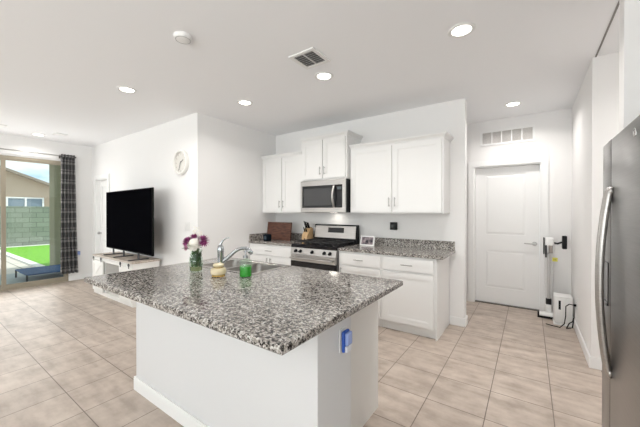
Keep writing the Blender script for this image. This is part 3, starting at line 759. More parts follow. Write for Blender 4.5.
# ------------------------------------------------------------------ things on the back counter
M_walnut = mat('dark walnut', (0.10, 0.04, 0.025), 0.45); noise_color(M_walnut, 9, (.055, .020, .013), (.15, .062, .038), (1, 1, 7))
cb = thing('cutting_board', (-3.36, 3.67, .9145), 'dark walnut cutting board standing on the corner counter left of the knife block', 'cutting board')
cbm = MB(); a0 = (YB - .112, .9145)
cbm.prism([(3.64, .915), (3.66, .9145), (3.70, 1.204), (3.68, 1.207)], 'x', -3.675, -3.150); obj('board', cbm, M_walnut, cb)
cbm = MB(); cbm.prism([(3.6665, .93), (3.74, .9145), (3.76, .9145), (3.693, 1.10), (3.6895, 1.09)], 'x', -3.40, -3.34); obj('stand', cbm, M_walnut, cb)
sh = MB(); sx, sy = -3.435, 3.42
se = thing('smart_speaker', (sx, sy, .9145), 'small dark navy cube speaker in front of the cutting board', 'speaker')
sh.box(sx - .053, sx + .053, sy - .048, sy + .048, .9145, 1.022, bev=.014, seg=3); obj('body', sh, mat('navy fabric', (.004, .009, .015), .9, 0, Specular_IOR_Level=0.1), se, smooth=True)
o = B(sx - .026, sx + .026, sy - .0495, sy - .0482, .94, .995); obj('face', o, mat('dark face', (.03, .05, .07), .15), se)

kx, ky = -2.885, 3.76
kb = thing('knife_block', (kx, ky, .9145), 'light wood knife block beside the left side of the range', 'knife block')
M_oak = mat('light beech', (0.60, 0.40, 0.20), 0.45); noise_color(M_oak, 8, (.52, .33, .16), (.66, .46, .25), (8, 1, 1))
o = MB(); o.prism([(ky - .075, .9145), (ky + .075, .9145), (ky + .075, 1.115), (ky + .025, 1.14), (ky - .075, 1.005)], 'x', kx - .055, kx + .055); obj('block', o, M_oak, kb)
o = MB(); o.prism([(ky - .0765, .945), (ky - .0753, .945), (ky - .0753, .965), (ky - .0765, .965)], 'x', kx - .012, kx + .012); obj('badge', o, mat('dark brown badge', (.08, .04, .02), .5), kb)
nrm = Vector((0, -.8, .6)).normalized()
for i, (u, t, ln) in enumerate(((-.036, .85, .125), (-.012, .85, .115), (.014, .85, .11), (.036, .85, .10), (-.024, .42, .085), (.012, .42, .08))):
    p = Vector((kx + u, ky - .075 + .10 * t, 1.005 + .135 * t)); ax = Vector((0, -.42, .9)).normalized()
    lab = ['black-handled knife, upper row leftmost in the wooden block', 'black-handled knife, upper row second from left in the wooden block', 'black-handled knife, upper row third from left in the wooden block', 'black-handled knife, upper row rightmost in the wooden block', 'black-handled knife, lower row left in the wooden block', 'black-handled knife, lower row right in the wooden block'][i]
    kn = thing('knife', tuple(p), lab, 'knife', 'knives in the wooden block')
    h_ = MB(); h_.tube([p + ax * .004, p + ax * ln * .5, p + ax * ln], [.010, .011, .009], 8, flat=(.6, 1.1)); obj('handle', h_, M_black, kn, smooth=True)
    h_ = MB(); h_.cyl(p + ax * .0005, p + ax * .004, .008, n=8); obj('bolster', h_, M_steel, kn)

dx, dy = -1.825, 3.74
dd = thing('digital_frame', (dx, dy, .9145), 'small white-bordered digital photo frame on the counter right of the range', 'digital frame')
o = MB(); o.prism([(dy - .03, .915), (dy - .010, .9145), (dy + .022, 1.045), (dy + .008, 1.05)], 'x', dx - .105, dx + .105); obj('frame', o, M_white, dd)
M_scr = mat('photo screen', (.2, .15, .2), .15); noise_color(M_scr, 22, (.03, .03, .04), (.34, .28, .30), (1, 1, 1), 3)
def slope_y(z): return dy - .03 + (z - .915) / .135 * .038
o = MB(); o.prism([(slope_y(.932) - .0015, .932), (slope_y(.932) - .0003, .932), (slope_y(1.032) - .0003, 1.032), (slope_y(1.032) - .0015, 1.032)], 'x', dx - .086, dx + .086); obj('screen', o, M_scr, dd)
o = MB(); o.prism([(dy + .0225, .9145), (dy + .06, .9145), (dy + .0225, 1.0)], 'x', dx - .05, dx + .05); obj('stand', o, M_white, dd)

outlet((-1.535, YB, 1.125), '-y', 'white outlet plate on the wall above the right counter', w_=.118)
pl = thing('plug_adapter', (-1.515, YB - .01, 1.14), 'black square plug-in device in the outlet above the right counter', 'plug')
o = B(-1.555, -1.462, YB - .055, YB - .0105, 1.135, 1.238, bev=.006); obj('body', o, M_black, pl)
o = B(-1.535, -1.505, YB - .0565, YB - .0552, 1.168, 1.20); obj('face', o, mat('glossy grey face', (.05, .05, .055), .2), pl)

# ------------------------------------------------------------------ refrigerator
FXf = .357
fr = thing('refrigerator', (.76, 1.95, 0), 'stainless side-by-side refrigerator at the right edge', 'refrigerator')
fy0, fy1, fsm = 1.50, 2.425, 2.205
obj('body', B(FXf + .075, 1.20, fy0, fy1, .03, 1.755), M_fside, fr)
obj('base_grille', B(FXf + .09, 1.15, fy0 + .02, fy1 - .02, 0, .03), M_black, fr)
def fdoor(a, b):
    m = MB(); m.box(FXf, FXf + .07, a, b, .06, 1.772, bev=.010, seg=3); return obj('door', m, M_fsteel, fr, smooth=True)
dN = fdoor(fy0, fsm - .003); dFar = fdoor(fsm + .003, fy1)
def fhandle(parent, y):
    h = MB(); pts = []
    for i in range(25):
        t = i / 24; z_ = .52 + t * (1.49 - .52); pts.append((FXf - .008 - .036 * math.sin(math.pi * t) ** .8, y, z_))
    h.tube(pts, .0125, 12, flat=(1.0, 1.15))
    for q in (pts[0], pts[-1]): h.sphere((FXf - .006, y, q[2]), .016, (.8, 1, 1.5))
    return obj('handle', h, M_steel, parent, smooth=True)
fhandle(dN, fsm - .03); fhandle(dFar, fsm + .03)
dp = MB(); dp.box(FXf - .004, FXf - .0005, fsm + .046, fy1 - .06, .86, 1.10, bev=.001); tag(obj('dispenser', dp, M_blackgl, dFar), 'black ice and water dispenser')
dp = MB(); dp.box(FXf - .012, FXf - .0045, fsm + .051, fy1 - .065, .86, .875); obj('drip_tray', dp, M_grey, dFar)
hc = MB(); hc.box(FXf + .02, FXf + .12, fy0 + .02, fy0 + .10, 1.773, 1.79); hc.box(FXf + .02, FXf + .12, fy1 - .10, fy1 - .02, 1.773, 1.79); obj('hinge_cover', hc, M_fside, fr)
lg = MB()
wy, wz = 1.775, 1.704
def Ly(u, v): return (FXf - .0025, wy - u, wz + v)
lg.tube([Ly(0, .012), Ly(.007, -.012), Ly(.014, .008), Ly(.021, -.012), Ly(.030, .014)], .0022, 6)
lg.tube([Ly(-.004, .010), Ly(.010, .022), Ly(.028, .020), Ly(.040, .008)], .0014, 6)
lg.tube([Ly(.036, .016), Ly(.036, -.012)], .002, 6); lg.tube([Ly(.036, -.002), Ly(.043, .003), Ly(.046, -.002), Ly(.046, -.012)], .002, 6)
tag(obj('logo', lg, mat('logo chrome', (.8, .8, .8), .25, 1.0), dN, smooth=True), 'raised chrome script logo')

# ------------------------------------------------------------------ hall: vacuum, box, cord, outlet, grille
vX, vY = .21, 4.955
vc = thing('stick_vacuum', (vX, vY, 0), 'white cordless stick vacuum standing upright beside the hall door', 'vacuum')
M_vw = mat('vacuum white', (.80, .80, .79), .3)
o = MB(); o.box(vX - .045, vX + .055, vY - .035, vY + .035, 0.840, 1.040, bev=.02, seg=3); obj('motor_body', o, M_vw, vc, smooth=True)
o = MB(); o.box(vX - .058, vX - .0455, vY - .03, vY + .02, 0.820, 1.040, bev=.004); o.box(vX - .04, vX - .022, vY - .05, vY - .0355, 0.780, 0.940, bev=.004); obj('black_trim', o, M_black, vc)
o = MB(); o.cyl((vX + .018, vY - .037, .84), (vX + .018, vY - .037, .94), .022); obj('dust_cup', o, mat('smoky cup', (.30, .27, .25), .15), vc, smooth=True)
o = MB(); o.tube([(vX + .055, vY, .97), (vX + .09, vY, .965), (vX + .135, vY, .985)], [.014, .012, .012], 10); obj('handle', o, M_black, vc, smooth=True)
o = MB(); o.box(vX + .135, vX + .185, vY - .035, vY + .035, 0.900, 1.070, bev=.010); obj('battery', o, M_black, vc)
o = MB(); o.cyl((vX, vY, .22), (vX, vY, .84), .018); obj('tube', o, mat('tube silver', (.62, .61, .60), .3, .3), vc, smooth=True)
o = MB(); o.box(vX - .045, vX + .045, vY + .036, YD - .017, .0, .84, bev=.012); obj('stand_post', o, M_vw, vc)
o = MB(); o.box(vX - .03, vX + .03, vY - .03, vY + .03, .16, .235, bev=.008); obj('joint', o, M_black, vc)
o = MB(); o.box(vX - .035, vX + .035, vY - .04, vY + .03, .055, .16, bev=.012); obj('neck', o, M_vw, vc)
o = MB(); o.cyl((vX - .10, vY - .09, .038), (vX + .09, vY - .09, .038), .036, n=18); o.box(vX - .08, vX + .07, vY - .09, vY + .01, .008, .055, bev=.008); obj('floor_head', o, M_vw, vc, smooth=True)
o = MB(); o.cyl((vX - .12, vY - .09, .038), (vX - .1005, vY - .09, .038), .037, n=18); o.box(vX - .12, vX + .09, vY - .132, vY - .127, .002, .03); obj('brush_roll', o, M_black, vc, smooth=True)
o = MB(); o.box(vX + .055 - .02, vX + .055 + .035, vY - .042, vY - .0385, .735, .785); obj('sticker', o, mat('yellow sticker', (.62, .58, .06), .5), vc)
o = MB(); o.box(vX + .048, vX + .058, vY - .0428, vY - .0422, .748, .772); o.box(vX + .066, vX + .076, vY - .0428, vY - .0422, .748, .772); obj('sticker_marks', o, mat('olive print', (.2, .2, .03), .6), vc)

sxx, syy = .345, 4.74
cs = thing('dust_station', (sxx, syy, 0), 'white box-shaped vacuum dust station on the floor in the hall corner', 'appliance')
o = MB(); o.box(sxx - .095, sxx + .085, syy - .10, syy + .12, .016, .33, bev=.018, seg=3); obj('body', o, M_vw, cs, smooth=True)
o = MB(); o.box(sxx - .10, sxx + .09, syy - .11, syy + .125, .0, .0155, bev=.004); obj('base', o, M_vw, cs)
o = MB(); o.box(sxx - .092, sxx + .082, syy - .097, syy + .117, .3305, .345, bev=.006); obj('lid', o, M_vw, cs)
o = MB(); o.box(sxx - .052, sxx - .030, syy - .1025, syy - .1003, .19, .30, bev=.001, seg=1); obj('slot', o, M_black, cs)
outlet((XA, 4.45, .275), '-x', 'white outlet plate low on the hall right wall', w_=.075, h_=.12)
co = MB()
co.box(XA - .035, XA - .0105, 4.44, 4.465, .30, .325, bev=.004)
co.tube([(XA - .036, 4.452, .312), (XA - .07, 4.46, .315), (XA - .10, 4.48, .28), (XA - .10, 4.50, .16), (XA - .11, 4.52, .06), (XA - .15, 4.52, .010), (XA - .22, 4.55, .007), (XA - .28, 4.58, .007)], .0055, 8)
co.tube([(XA - .04, 4.46, .12), (XA - .03, 4.50, .15), (XA - .028, 4.53, .10), (XA - .035, 4.55, .02), (XA - .06, 4.56, .008), (XA - .09, 4.52, .012), (XA - .07, 4.47, .09), (XA - .04, 4.46, .12)], .006, 8)
tag(obj('power_cord', co, M_black, smooth=True), 'black power cord hanging from the hall outlet to the floor', 'cord')

gl = thing('air_return_grille', (-.275, YD - .002, 2.365), 'white return-air grille with five louvred sections above the hall door', 'vent')
gx0, gx1, gz0, gz1 = -.61, .06, 2.365, 2.585
f = MB(); q = .028; y0, y1 = YD - .016, YD - .001
f.box(gx0, gx1, y0, y1, gz0, gz0 + q); f.box(gx0, gx1, y0, y1, gz1 - q, gz1); f.box(gx0, gx0 + q, y0, y1, gz0 + q, gz1 - q); f.box(gx1 - q, gx1, y0, y1, gz0 + q, gz1 - q)
wI = (gx1 - gx0 - 2 * q)
for i in range(1, 5): x = gx0 + q + wI * i / 5; f.box(x - .007, x + .007, y0 + .001, y1, gz0 + q, gz1 - q)
obj('frame', f, M_trim, gl)
f = MB()
for i in range(12):
    z_ = gz0 + q + .004 + i * .0135; f.prism([(y0 + .003, z_), (y0 + .0045, z_), (y1 - .003, z_ + .010), (y1 - .0045, z_ + .010)], 'x', gx0 + q, gx1 - q)
obj('louvre', f, mat('louvre paint', (.74, .72, .70), .5), gl)
obj('backing', B(gx0 + q, gx1 - q, y1 - .0025, y1, gz0 + q, gz1 - q), mat('duct shade', (.42, .40, .38), .8), gl)

# ------------------------------------------------------------------ ceiling fixtures
def make_light(loc, label):
    r = thing('recessed_light', loc, label, 'ceiling light', 'round recessed ceiling lights')
    x, y, z = loc
    o = MB(); o.lathe([(.066, -.0005), (.096, -.0005), (.096, -.005), (.090, -.009), (.068, -.006), (.066, -.0005)], loc, 36); obj('trim_ring', o, M_white, r, smooth=True)
    o = MB(); o.lathe([(0, -.004), (.0655, -.004), (.0655, -.0008), (0, -.0008)], loc, 36); obj('lens', o, M_lens, r)
    return r
spots = [((-.421, 2.441), 'recessed ceiling light nearest the refrigerator, largest of those in view'), ((-1.689, 2.473), 'recessed ceiling light beside the square ceiling vent'),
         ((-2.902, 2.507), 'recessed ceiling light over the left end of the kitchen, near the clock wall corner'), ((-3.668, 1.486), 'recessed ceiling light midway between smoke detector and television wall'),
         ((-7.08, 1.45), 'recessed ceiling light above the curtain rod'), ((-.175, 4.485), 'recessed ceiling light in the hall in front of the panelled door'),
         ((1.30, 3.06), 'recessed ceiling light in the side passage behind the refrigerator')]  # last spot is out of view, added to brighten the passage wall
L0 = None
DIM = [.85, .70, .55, .85, .35, .84, .8]
for ((x, y), lab), dim in zip(spots, DIM):
    if L0 is None: L0 = make_light((x, y, H), lab)
    else: dup(L0, (x, y, H), lab)
    d = bpy.data.lights.new('downlight', 'AREA'); d.shape = 'DISK'; d.size = .13; d.energy = LAMP_W * dim; d.color = (1, .97, .935); d.spread = R(148)
    lo = bpy.data.objects.new('downlight', d); COL.objects.link(lo); lo.location = (x, y, H - .012)

sm = thing('smoke_detector', (-2.198, 1.285, H), 'round white smoke detector on the ceiling above the island', 'smoke detector')
o = MB(); o.lathe([(0, -.0005), (.066, -.0005), (.068, -.012), (.060, -.030), (.035, -.036), (0, -.037)], (-2.198, 1.285, H), 36); obj('housing', o, M_white, sm, smooth=True)
o = MB(); o.lathe([(.050, -.0325), (.054, -.0335), (.055, -.031)], (-2.198, 1.285, H), 36); obj('seam', o, M_grey, sm)
def sq_vent(x, y, s, label):
    r = thing('ceiling_vent', (x, y, H), label, 'vent'); q = .032; h = s / 2
    f = MB(); z0, z1 = H - .010, H - .0005
    f.box(x - h, x + h, y - h, y - h + q, z0, z1); f.box(x - h, x + h, y + h - q, y + h, z0, z1); f.box(x - h, x - h + q, y - h + q, y + h - q, z0, z1); f.box(x + h - q, x + h, y - h + q, y + h - q, z0, z1)
    obj('frame', f, M_white, r)
    obj('backing', B(x - h + q, x + h - q, y - h + q, y + h - q, H - .0022, H - .0005), mat('duct dark', (.12, .12, .12), .8), r)
    f = MB(); n = 7; w_ = s - 2 * q
    for i in range(n):
        t = y - h + q + w_ * (i + .25) / n
        f.prism([(t, H - .009), (t + .003, H - .0095), (t + .013, H - .003), (t + .010, H - .0025)], 'x', x - h + q, x + h - q)
    f.box(x - .006, x + .006, y - h + q, y + h - q, z0 + .0005, z1 - .002)
    obj('louvre', f, mat('louvre grey', (.62, .62, .62), .5), r)
sq_vent(-1.60, 2.12, .27, 'square white ceiling air vent with dark louvres over the kitchen')
for (x, y), lab in (((-6.72, 1.66), 'small flat white square cover on the ceiling near the curtain corner'), ((-6.79, .93), 'small flat white square cover on the ceiling at the left frame edge')):
    r = thing('ceiling_cover', (x, y, H), lab, 'ceiling cover', 'flat square ceiling covers')
    o = B(x - .085, x + .085, y - .085, y + .085, H - .012, H - .0005, bev=.003); obj('plate', o, M_white, r)
    o = B(x - .065, x + .065, y - .065, y + .065, H - .0145, H - .0122); obj('inner_plate', o, M_trim, r)

# ------------------------------------------------------------------ living side: clock, switch, console, TV
cx, cz = -4.10, 2.088
ck = thing('wall_clock', (cx, YT - .002, cz), 'round white wall clock above the television', 'clock')
def wheel(prof, m, name, n=48):
    o = MB(); o.lathe(prof, (0, 0, 0), n); bmesh.ops.transform(o.bm, matrix=Matrix.Translation((cx, YT - .001, cz)) @ Matrix.Rotation(R(90), 4, 'X'), verts=o.bm.verts)
    return obj(name, o, m, ck, smooth=True)
M_clk = mat('clock white', (.80, .79, .76), .4)
wheel([(.150, .0), (.178, .0), (.182, .02), (.176, .045), (.164, .05), (.152, .044), (.148, .022)], M_clk, 'rim')
wheel([(0, .002), (.149, .002), (.149, .020), (0, .020)], mat('clock face', (.70, .68, .64), .5), 'face')
o = MB()
for i in range(12):
    a = R(30 * i)
    o.rotated(lambda s: s.box(-.004, .004, -.0015, 0, .11, .135), Matrix.Translation((cx, YT - .0215, cz)) @ Matrix.Rotation(a, 4, 'Y'))
obj('hour_marks', o, mat('clock mark grey', (.42, .40, .38), .5), ck)
M_hand = mat('clock hand grey', (.14, .13, .12), .4)
for nm, ang, ln, wd in (('hour_hand', 62, .075, .012), ('minute_hand', 200, .115, .009)):
    o = MB(); o.rotated(lambda s: s.box(-wd / 2, wd / 2, -.003, -.001, -.02, ln), Matrix.Translation((cx, YT - .0225 - (.002 if nm == 'hour_hand' else .005), cz)) @ Matrix.Rotation(R(ang), 4, 'Y')); obj(nm, o, M_hand, ck)
outlet((-3.965, YT, 1.115), '-y', 'white double light switch on the wall behind the flowers', name='light_switch', w_=.118)

# media console
qx0, qx1, qy0, qy1, qz = -6.12, -4.66, 1.955, 2.345, .655
tcn = thing('media_console', ((qx0 + qx1) / 2, 2.15, 0), 'white barn-door media console under the television', 'console')
M_con = mat('console white', (.78, .765, .74), .5)
M_weath = mat('weathered grey-brown wood', (.35, .26, .20), .5); noise_color(M_weath, 5, (.40, .32, .26), (.62, .55, .49), (1, 12, 12))
obj('top', B(qx0 - .015, qx1 + .015, qy0 - .015, qy1, qz - .028, qz, bev=.003), M_weath, tcn)
b = MB()
b.box(qx0, qx1, qy0, qy1 - .02, .03, .06); b.box(qx0 + .05, qx1 - .05, qy0 + .002, qy0 + .02, 0, .03)
for x in (qx0, qx0 + .44, qx1 - .44, qx1 - .028): b.box(x, x + .028, qy0 + (.0 if x in (qx0, qx1 - .028) else .01), qy1 - .02, .06, qz - .0285)
b.box(qx0, qx1, qy1 - .019, qy1 - .010, .03, qz - .0285); b.box(qx0 + .028, qx1 - .028, qy0, qy0 + .02, qz - .10, qz - .0285)
for x in (qx0, qx1 - .05):
    for y in (qy0, qy1 - .07): b.box(x, x + .05, y, y + .05, 0, .03)
obj('carcass', b, M_con, tcn)
obj('shelf', B(qx0 + .469, qx1 - .441, qy0 + .02, qy1 - .02, .30, .32), M_con, tcn)
rl = MB(); rl.box(qx0 + .02, qx1 - .02, qy0 - .022, qy0 - .016, qz - .062, qz - .044); obj('rail', rl, M_con, tcn)
for (a, e) in ((qx0 + .01, qx0 + .44), (qx1 - .41, qx1 - .01)):
    d_ = MB(); d_.box(a, e, qy0 - .015, qy0 - .001, .065, qz - .085)
    for (u0, u1, z0, z1) in ((a, a + .05, .065, qz - .085), (e - .05, e, .065, qz - .085), (a + .05, e - .05, .065, .115), (a + .05, e - .05, qz - .135, qz - .085), (a + .05, e - .05, .285, .325)):
        d_.box(u0, u1, qy0 - .0225, qy0 - .0152, z0, z1)
    for (z0, z1) in ((.115, .285), (.325, qz - .135)):
        d_.prism([(a + .05, z0), (a + .09, z0), (e - .05, z1), (e - .09, z1)], 'y', qy0 - .021, qy0 - .0152)
    dd_ = obj('sliding_door', d_, M_con, tcn)
    for x in (a + .06, e - .06):
        ro = MB(); ro.cyl((x, qy0 - .032, qz - .048), (x, qy0 - .023, qz - .048), .024); ro.box(x - .009, x + .009, qy0 - .028, qy0 - .023, qz - .10, qz - .05); obj('roller', ro, mat('black iron', (.02, .02, .02), .45, .5), dd_, smooth=False)
# television
tx0, tx1, ty, tz0, tz1 = -6.085, -4.315, 2.10, .755, 1.722
tv = thing('television', ((tx0 + tx1) / 2, ty, qz + .0005), 'large flat black television on the white console', 'television')
M_tvb = mat('television black', (.006, .006, .006), .5, 0, Specular_IOR_Level=0.1)
obj('housing', B(tx0, tx1, ty - .006, ty + .022, tz0, tz1, bev=.003), M_tvb, tv)
obj('rear_bulge', B(tx0 + .25, tx1 - .25, ty + .0225, ty + .065, tz0 + .05, tz1 - .35, bev=.01), M_black, tv)
M_scrn = mat('television screen', (.003, .003, .004), .3, 0, Specular_IOR_Level=0.0)
obj('screen', B(tx0 + .008, tx1 - .008, ty - .0085, ty - .0065, tz0 + .014, tz1 - .008), M_scrn, tv)
M_foot = mat('dark grey metal', (.09, .09, .095), .35, .8)
for x in (-5.80, -5.36, -4.80):
    o = MB(); o.box(x - .016, x + .016, ty - .135, ty + .15, qz + .0008, qz + .016, bev=.004)
    o.tube([(x, ty + .010, qz + .012), (x, ty + .010, tz0 + .02)], .014, 10); obj('foot', o, M_foot, tv)

tv.rotation_euler = (0, 0, R(-2.2))
# curtain + rod
rd = thing('curtain_rod', (XF + .09, 1.0, 2.44), 'thin dark metal curtain rod above the sliding door', 'curtain rod')
o = MB(); o.cyl((XF + .09, -.05, 2.462), (XF + .09, 2.062, 2.462), .010); obj('rod', o, M_pull, rd, smooth=True)
o = MB(); o.cyl((XF + .09, 2.0625, 2.462), (XF + .09, 2.078, 2.462), .016); obj('finial', o, mat('dark bronze', (.05, .045, .04), .4, .7), rd, smooth=True)
for y in (1.02, 1.845):
    o = MB(); o.box(XF + .0005, XF + .006, y - .012, y + .012, 2.42, 2.49); o.box(XF + .006, XF + .082, y - .006, y + .006, 2.44, 2.451); o.box(XF + .076, XF + .104, y - .006, y + .006, 2.4405, 2.4515); obj('bracket', o, MATS['dark bronze'], rd)
M_cur = mat('dark plaid curtain', (.12, .115, .12), .85)
def plaid(m):
    tc = N(m, 'ShaderNodeTexCoord'); sx = N(m, 'ShaderNodeSeparateXYZ'); L(m, tc.outputs['Object'], sx.inputs['Vector'])
    def stripe(sock, per, w0, w1):
        a = N(m, 'ShaderNodeMath'); a.operation = 'MULTIPLY'; a.inputs[1].default_value = 1 / per; L(m, sock, a.inputs[0])
        f = N(m, 'ShaderNodeMath'); f.operation = 'FRACT'; L(m, a.outputs[0], f.inputs[0])
        r = ramp(m, [(0, (0, 0, 0)), (w0, (1, 1, 1)), (w1, (0, 0, 0)), (w1 + .12, (.7, .7, .7)), (w1 + .26, (0, 0, 0))], 'CONSTANT'); L(m, f.outputs[0], r.inputs['Fac']); return r
    a = stripe(sx.outputs['Z'], .19, .30, .52); b = stripe(sx.outputs['Y'], .052, .35, .50)
    n = N(m, 'ShaderNodeTexNoise', Scale=9.0, Detail=3); L(m, tc.outputs['Object'], n.inputs['Vector'])
    mx = N(m, 'ShaderNodeMath'); mx.operation = 'ADD'; L(m, a.outputs['Color'], mx.inputs[0]); 
    bm_ = N(m, 'ShaderNodeMath'); bm_.operation = 'MULTIPLY'; bm_.inputs[1].default_value = .25; L(m, b.outputs['Color'], bm_.inputs[0]); L(m, bm_.outputs[0], mx.inputs[1])
    mm = N(m, 'ShaderNodeMath'); mm.operation = 'MULTIPLY'; L(m, mx.outputs[0], mm.inputs[0]); L(m, n.outputs['Fac'], mm.inputs[1])
    r = ramp(m, [(0, (.175, .17, .175)), (1, (.66, .645, .63))]); L(m, mm.outputs[0], r.inputs['Fac']); L(m, r.outputs['Color'], bsdf(m).inputs['Base Color'])
plaid(M_cur)
cu = thing('curtain', (XF + .09, 1.96, .16), 'dark grey plaid curtain bunched at the right of the sliding door', 'curtain')
o = MB(); nz_, ny_ = 30, 60; rows = []
for k in range(nz_ + 1):
    t = k / nz_; z_ = .165 + t * 2.335; row = []
    ya, yb_ = 1.825 + .02 * t, 2.108 - .05 * t
    for i in range(ny_ + 1):
        s = i / ny_; row.append(o.bm.verts.new((XF + .09 + (.042 - .010 * math.sin(t * 3)) * math.sin(s * 2 * math.pi * 4.5 + .5 * math.sin(t * 4)), ya + (yb_ - ya) * s, z_)))
    rows.append(row)
for a, b in zip(rows, rows[1:]):
    for i in range(ny_): o.bm.faces.new((a[i], a[i + 1], b[i + 1], b[i]))
bmesh.ops.solidify(o.bm, geom=o.bm.faces[:], thickness=.003)
obj('fabric', o, M_cur, cu, smooth=True)
for i in range(5):
    y = 1.87 + i * .046
    g_ = MB(); g_.lathe([(.016, -.003), (.024, -.003), (.024, .003), (.016, .003), (.016, -.003)], (0, 0, 0), 20)
    bmesh.ops.transform(g_.bm, matrix=Matrix.Translation((XF + .09, y, 2.462)) @ Matrix.Rotation(R(90), 4, 'X'), verts=g_.bm.verts)
    obj('grommet', g_, M_pull, cu, smooth=True)

# ------------------------------------------------------------------ outdoors
M_conc = mat('pale concrete', (.62, .59, .55), .85); noise_color(M_conc, 3, (.55, .52, .48), (.68, .65, .61))
M_pav = mat('patio paver', (.5, .46, .42), .9)
def pavers(m):
    tc = N(m, 'ShaderNodeTexCoord'); b = N(m, 'ShaderNodeTexBrick', Scale=1.0, Mortar_Size=.012, Brick_Width=1.2, Row_Height=.9)
    b.offset = .5; b.inputs['Color1'].default_value = (.60, .55, .50, 1); b.inputs['Color2'].default_value = (.66, .61, .56, 1); b.inputs['Mortar'].default_value = (.22, .20, .19, 1)
    L(m, tc.outputs['Object'], b.inputs['Vector']); L(m, b.outputs['Color'], bsdf(m).inputs['Base Color'])
pavers(M_pav)
M_grass = mat('lawn green', (.16, .42, .03), .9); noise_color(M_grass, 14, (.11, .33, .02), (.22, .50, .05))
struct('ground', B(-60, XF - .14, -40, 60, -.35, -.06), M_conc, 'bare ground outside beyond the garden wall', 'ground')
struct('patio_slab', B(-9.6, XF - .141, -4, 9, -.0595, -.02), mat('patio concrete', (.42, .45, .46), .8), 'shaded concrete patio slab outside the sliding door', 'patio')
struct('patio_pavers', B(-16.7, -9.601, -4, 2.02, -.0595, -.03), M_pav, 'pale paved path leading from the patio to the garden wall', 'path')
lw = MB(); lw.box(-16.4, -9.75, 2.18, 9, -.0595, .0)
tag(obj('lawn', lw, M_grass), 'bright green lawn seen through the sliding door', 'grass', kind='stuff')
cbm = MB(); cbm.box(-16.7, -9.601, 2.021, 2.179, -.0595, .01); cbm.box(-9.749, -9.601, 2.18, 9, -.0595, .01); cbm.box(-16.7, -16.401, 2.18, 9, -.0595, .01)
tag(obj('lawn_curb', cbm, mat('white curb', (.78, .76, .73), .8)), 'pale concrete curb edging the green lawn', 'curb')
M_blk = mat('grey block wall', (.3, .3, .28), .9)
def blocks(m):
    tc = N(m, 'ShaderNodeTexCoord'); mp = N(m, 'ShaderNodeMapping', Rotation=(0, R(90), R(90))); sx = N(m, 'ShaderNodeSeparateXYZ'); cb_ = N(m, 'ShaderNodeCombineXYZ')
    L(m, tc.outputs['Object'], sx.inputs['Vector']); L(m, sx.outputs['Y'], cb_.inputs['X']); L(m, sx.outputs['Z'], cb_.inputs['Y'])
    b = N(m, 'ShaderNodeTexBrick', Scale=1.0, Mortar_Size=.010, Brick_Width=.42, Row_Height=.20)
    b.inputs['Color1'].default_value = (.25, .265, .24, 1); b.inputs['Color2'].default_value = (.31, .325, .295, 1); b.inputs['Mortar'].default_value = (.165, .175, .155, 1)
    L(m, cb_.outputs['Vector'], b.inputs['Vector']); L(m, b.outputs['Color'], bsdf(m).inputs['Base Color'])
blocks(M_blk)
tag(obj('garden_wall', B(-17.0, -16.8, -6, 14, -.0595, 1.60), M_blk), 'grey concrete block garden wall behind the lawn', 'wall')
# patio post and cover
pc = thing('patio_cover', (-8.6, 3, 0), 'tan stucco patio cover and post outside the sliding door', 'patio cover')
M_stuc = mat('olive tan stucco', (.36, .335, .235), .9); bump(M_stuc, 60, .3)
obj('post', B(-9.55, -9.15, 2.15, 2.75, -.02, 2.55), M_stuc, pc)
obj('roof', B(-9.65, XF - .15, -3, 9, 2.55, 2.85), M_stuc, pc)
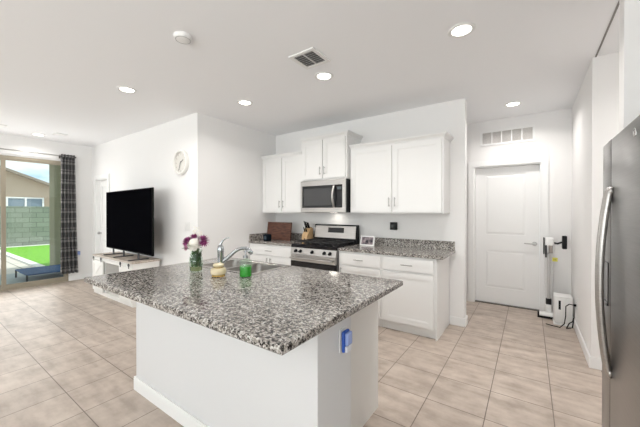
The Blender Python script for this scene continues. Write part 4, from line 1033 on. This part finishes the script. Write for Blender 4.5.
# neighbour's house
hs = thing('house', (-24, 4, -.06), 'tan stucco neighbouring house with sloped roof beyond the garden wall', 'house')
M_tan = mat('tan stucco', (.54, .43, .33), .9)
hy0, hy1 = -8.0, 9.0
def roofz(y): return 4.42 - abs(y - 1.9) * .395
hw = MB(); hw.prism([(hy0, -.06), (hy1, -.06), (hy1, roofz(hy1) - .1), (1.9, roofz(1.9) - .1), (hy0, roofz(hy0) - .1)], 'x', -32, -24); obj('wall', hw, M_tan, hs)
rf = MB()
for a, b in ((hy0 - .5, 1.9), (1.9, hy1 + .5)): rf.prism([(a, roofz(a) - .1), (b, roofz(b) - .1), (b, roofz(b) + .04), (a, roofz(a) + .04)], 'x', -32.4, -23.6)
obj('roof', rf, mat('grey brown roof', (.30, .255, .21), .9), hs)
wf = MB(); wy0, wy1, wz0, wz1 = 3.55, 5.15, 1.30, 2.22
wf.box(-23.999, -23.93, wy0, wy1, wz0, wz0 + .07); wf.box(-23.999, -23.93, wy0, wy1, wz1 - .07, wz1)
for y in (wy0, (wy0 + wy1) / 2 - .04, wy1 - .08): wf.box(-23.999, -23.93, y, y + .08, wz0 + .07, wz1 - .07)
wfo = obj('window', wf, M_trim, hs)
obj('pane', B(-23.998, -23.97, wy0 + .08, wy1 - .08, wz0 + .07, wz1 - .07), mat('house pane', (.22, .28, .34), .15), wfo)
# raised pet cot
ct = thing('pet_cot', (-8.5, 2.1, -.02), 'low blue raised pet cot on the patio outside the sliding door', 'pet bed')
M_cot = mat('blue cot fabric', (.035, .10, .26), .7); M_cotf = mat('dark cot frame', (.03, .04, .05), .5)
ox0, ox1, oy0, oy1, oz = -8.95, -8.02, 1.47, 2.75, .14
o = MB(); o.box(ox0 + .015, ox1 - .015, oy0 + .015, oy1 - .015, oz - .006, oz + .006); obj('fabric', o, M_cot, ct)
o = MB()
for p0, p1 in (((ox0, oy0), (ox1, oy0)), ((ox1, oy0), (ox1, oy1)), ((ox1, oy1), (ox0, oy1)), ((ox0, oy1), (ox0, oy0))): o.cyl((*p0, oz), (*p1, oz), .014)
obj('frame', o, M_cot, ct, smooth=True)
for x in (ox0, ox1):
    for y in (oy0, oy1): obj('leg', MB().cyl((x, y, -.0195), (x, y, oz + .004), .016), M_cotf, ct, smooth=True)
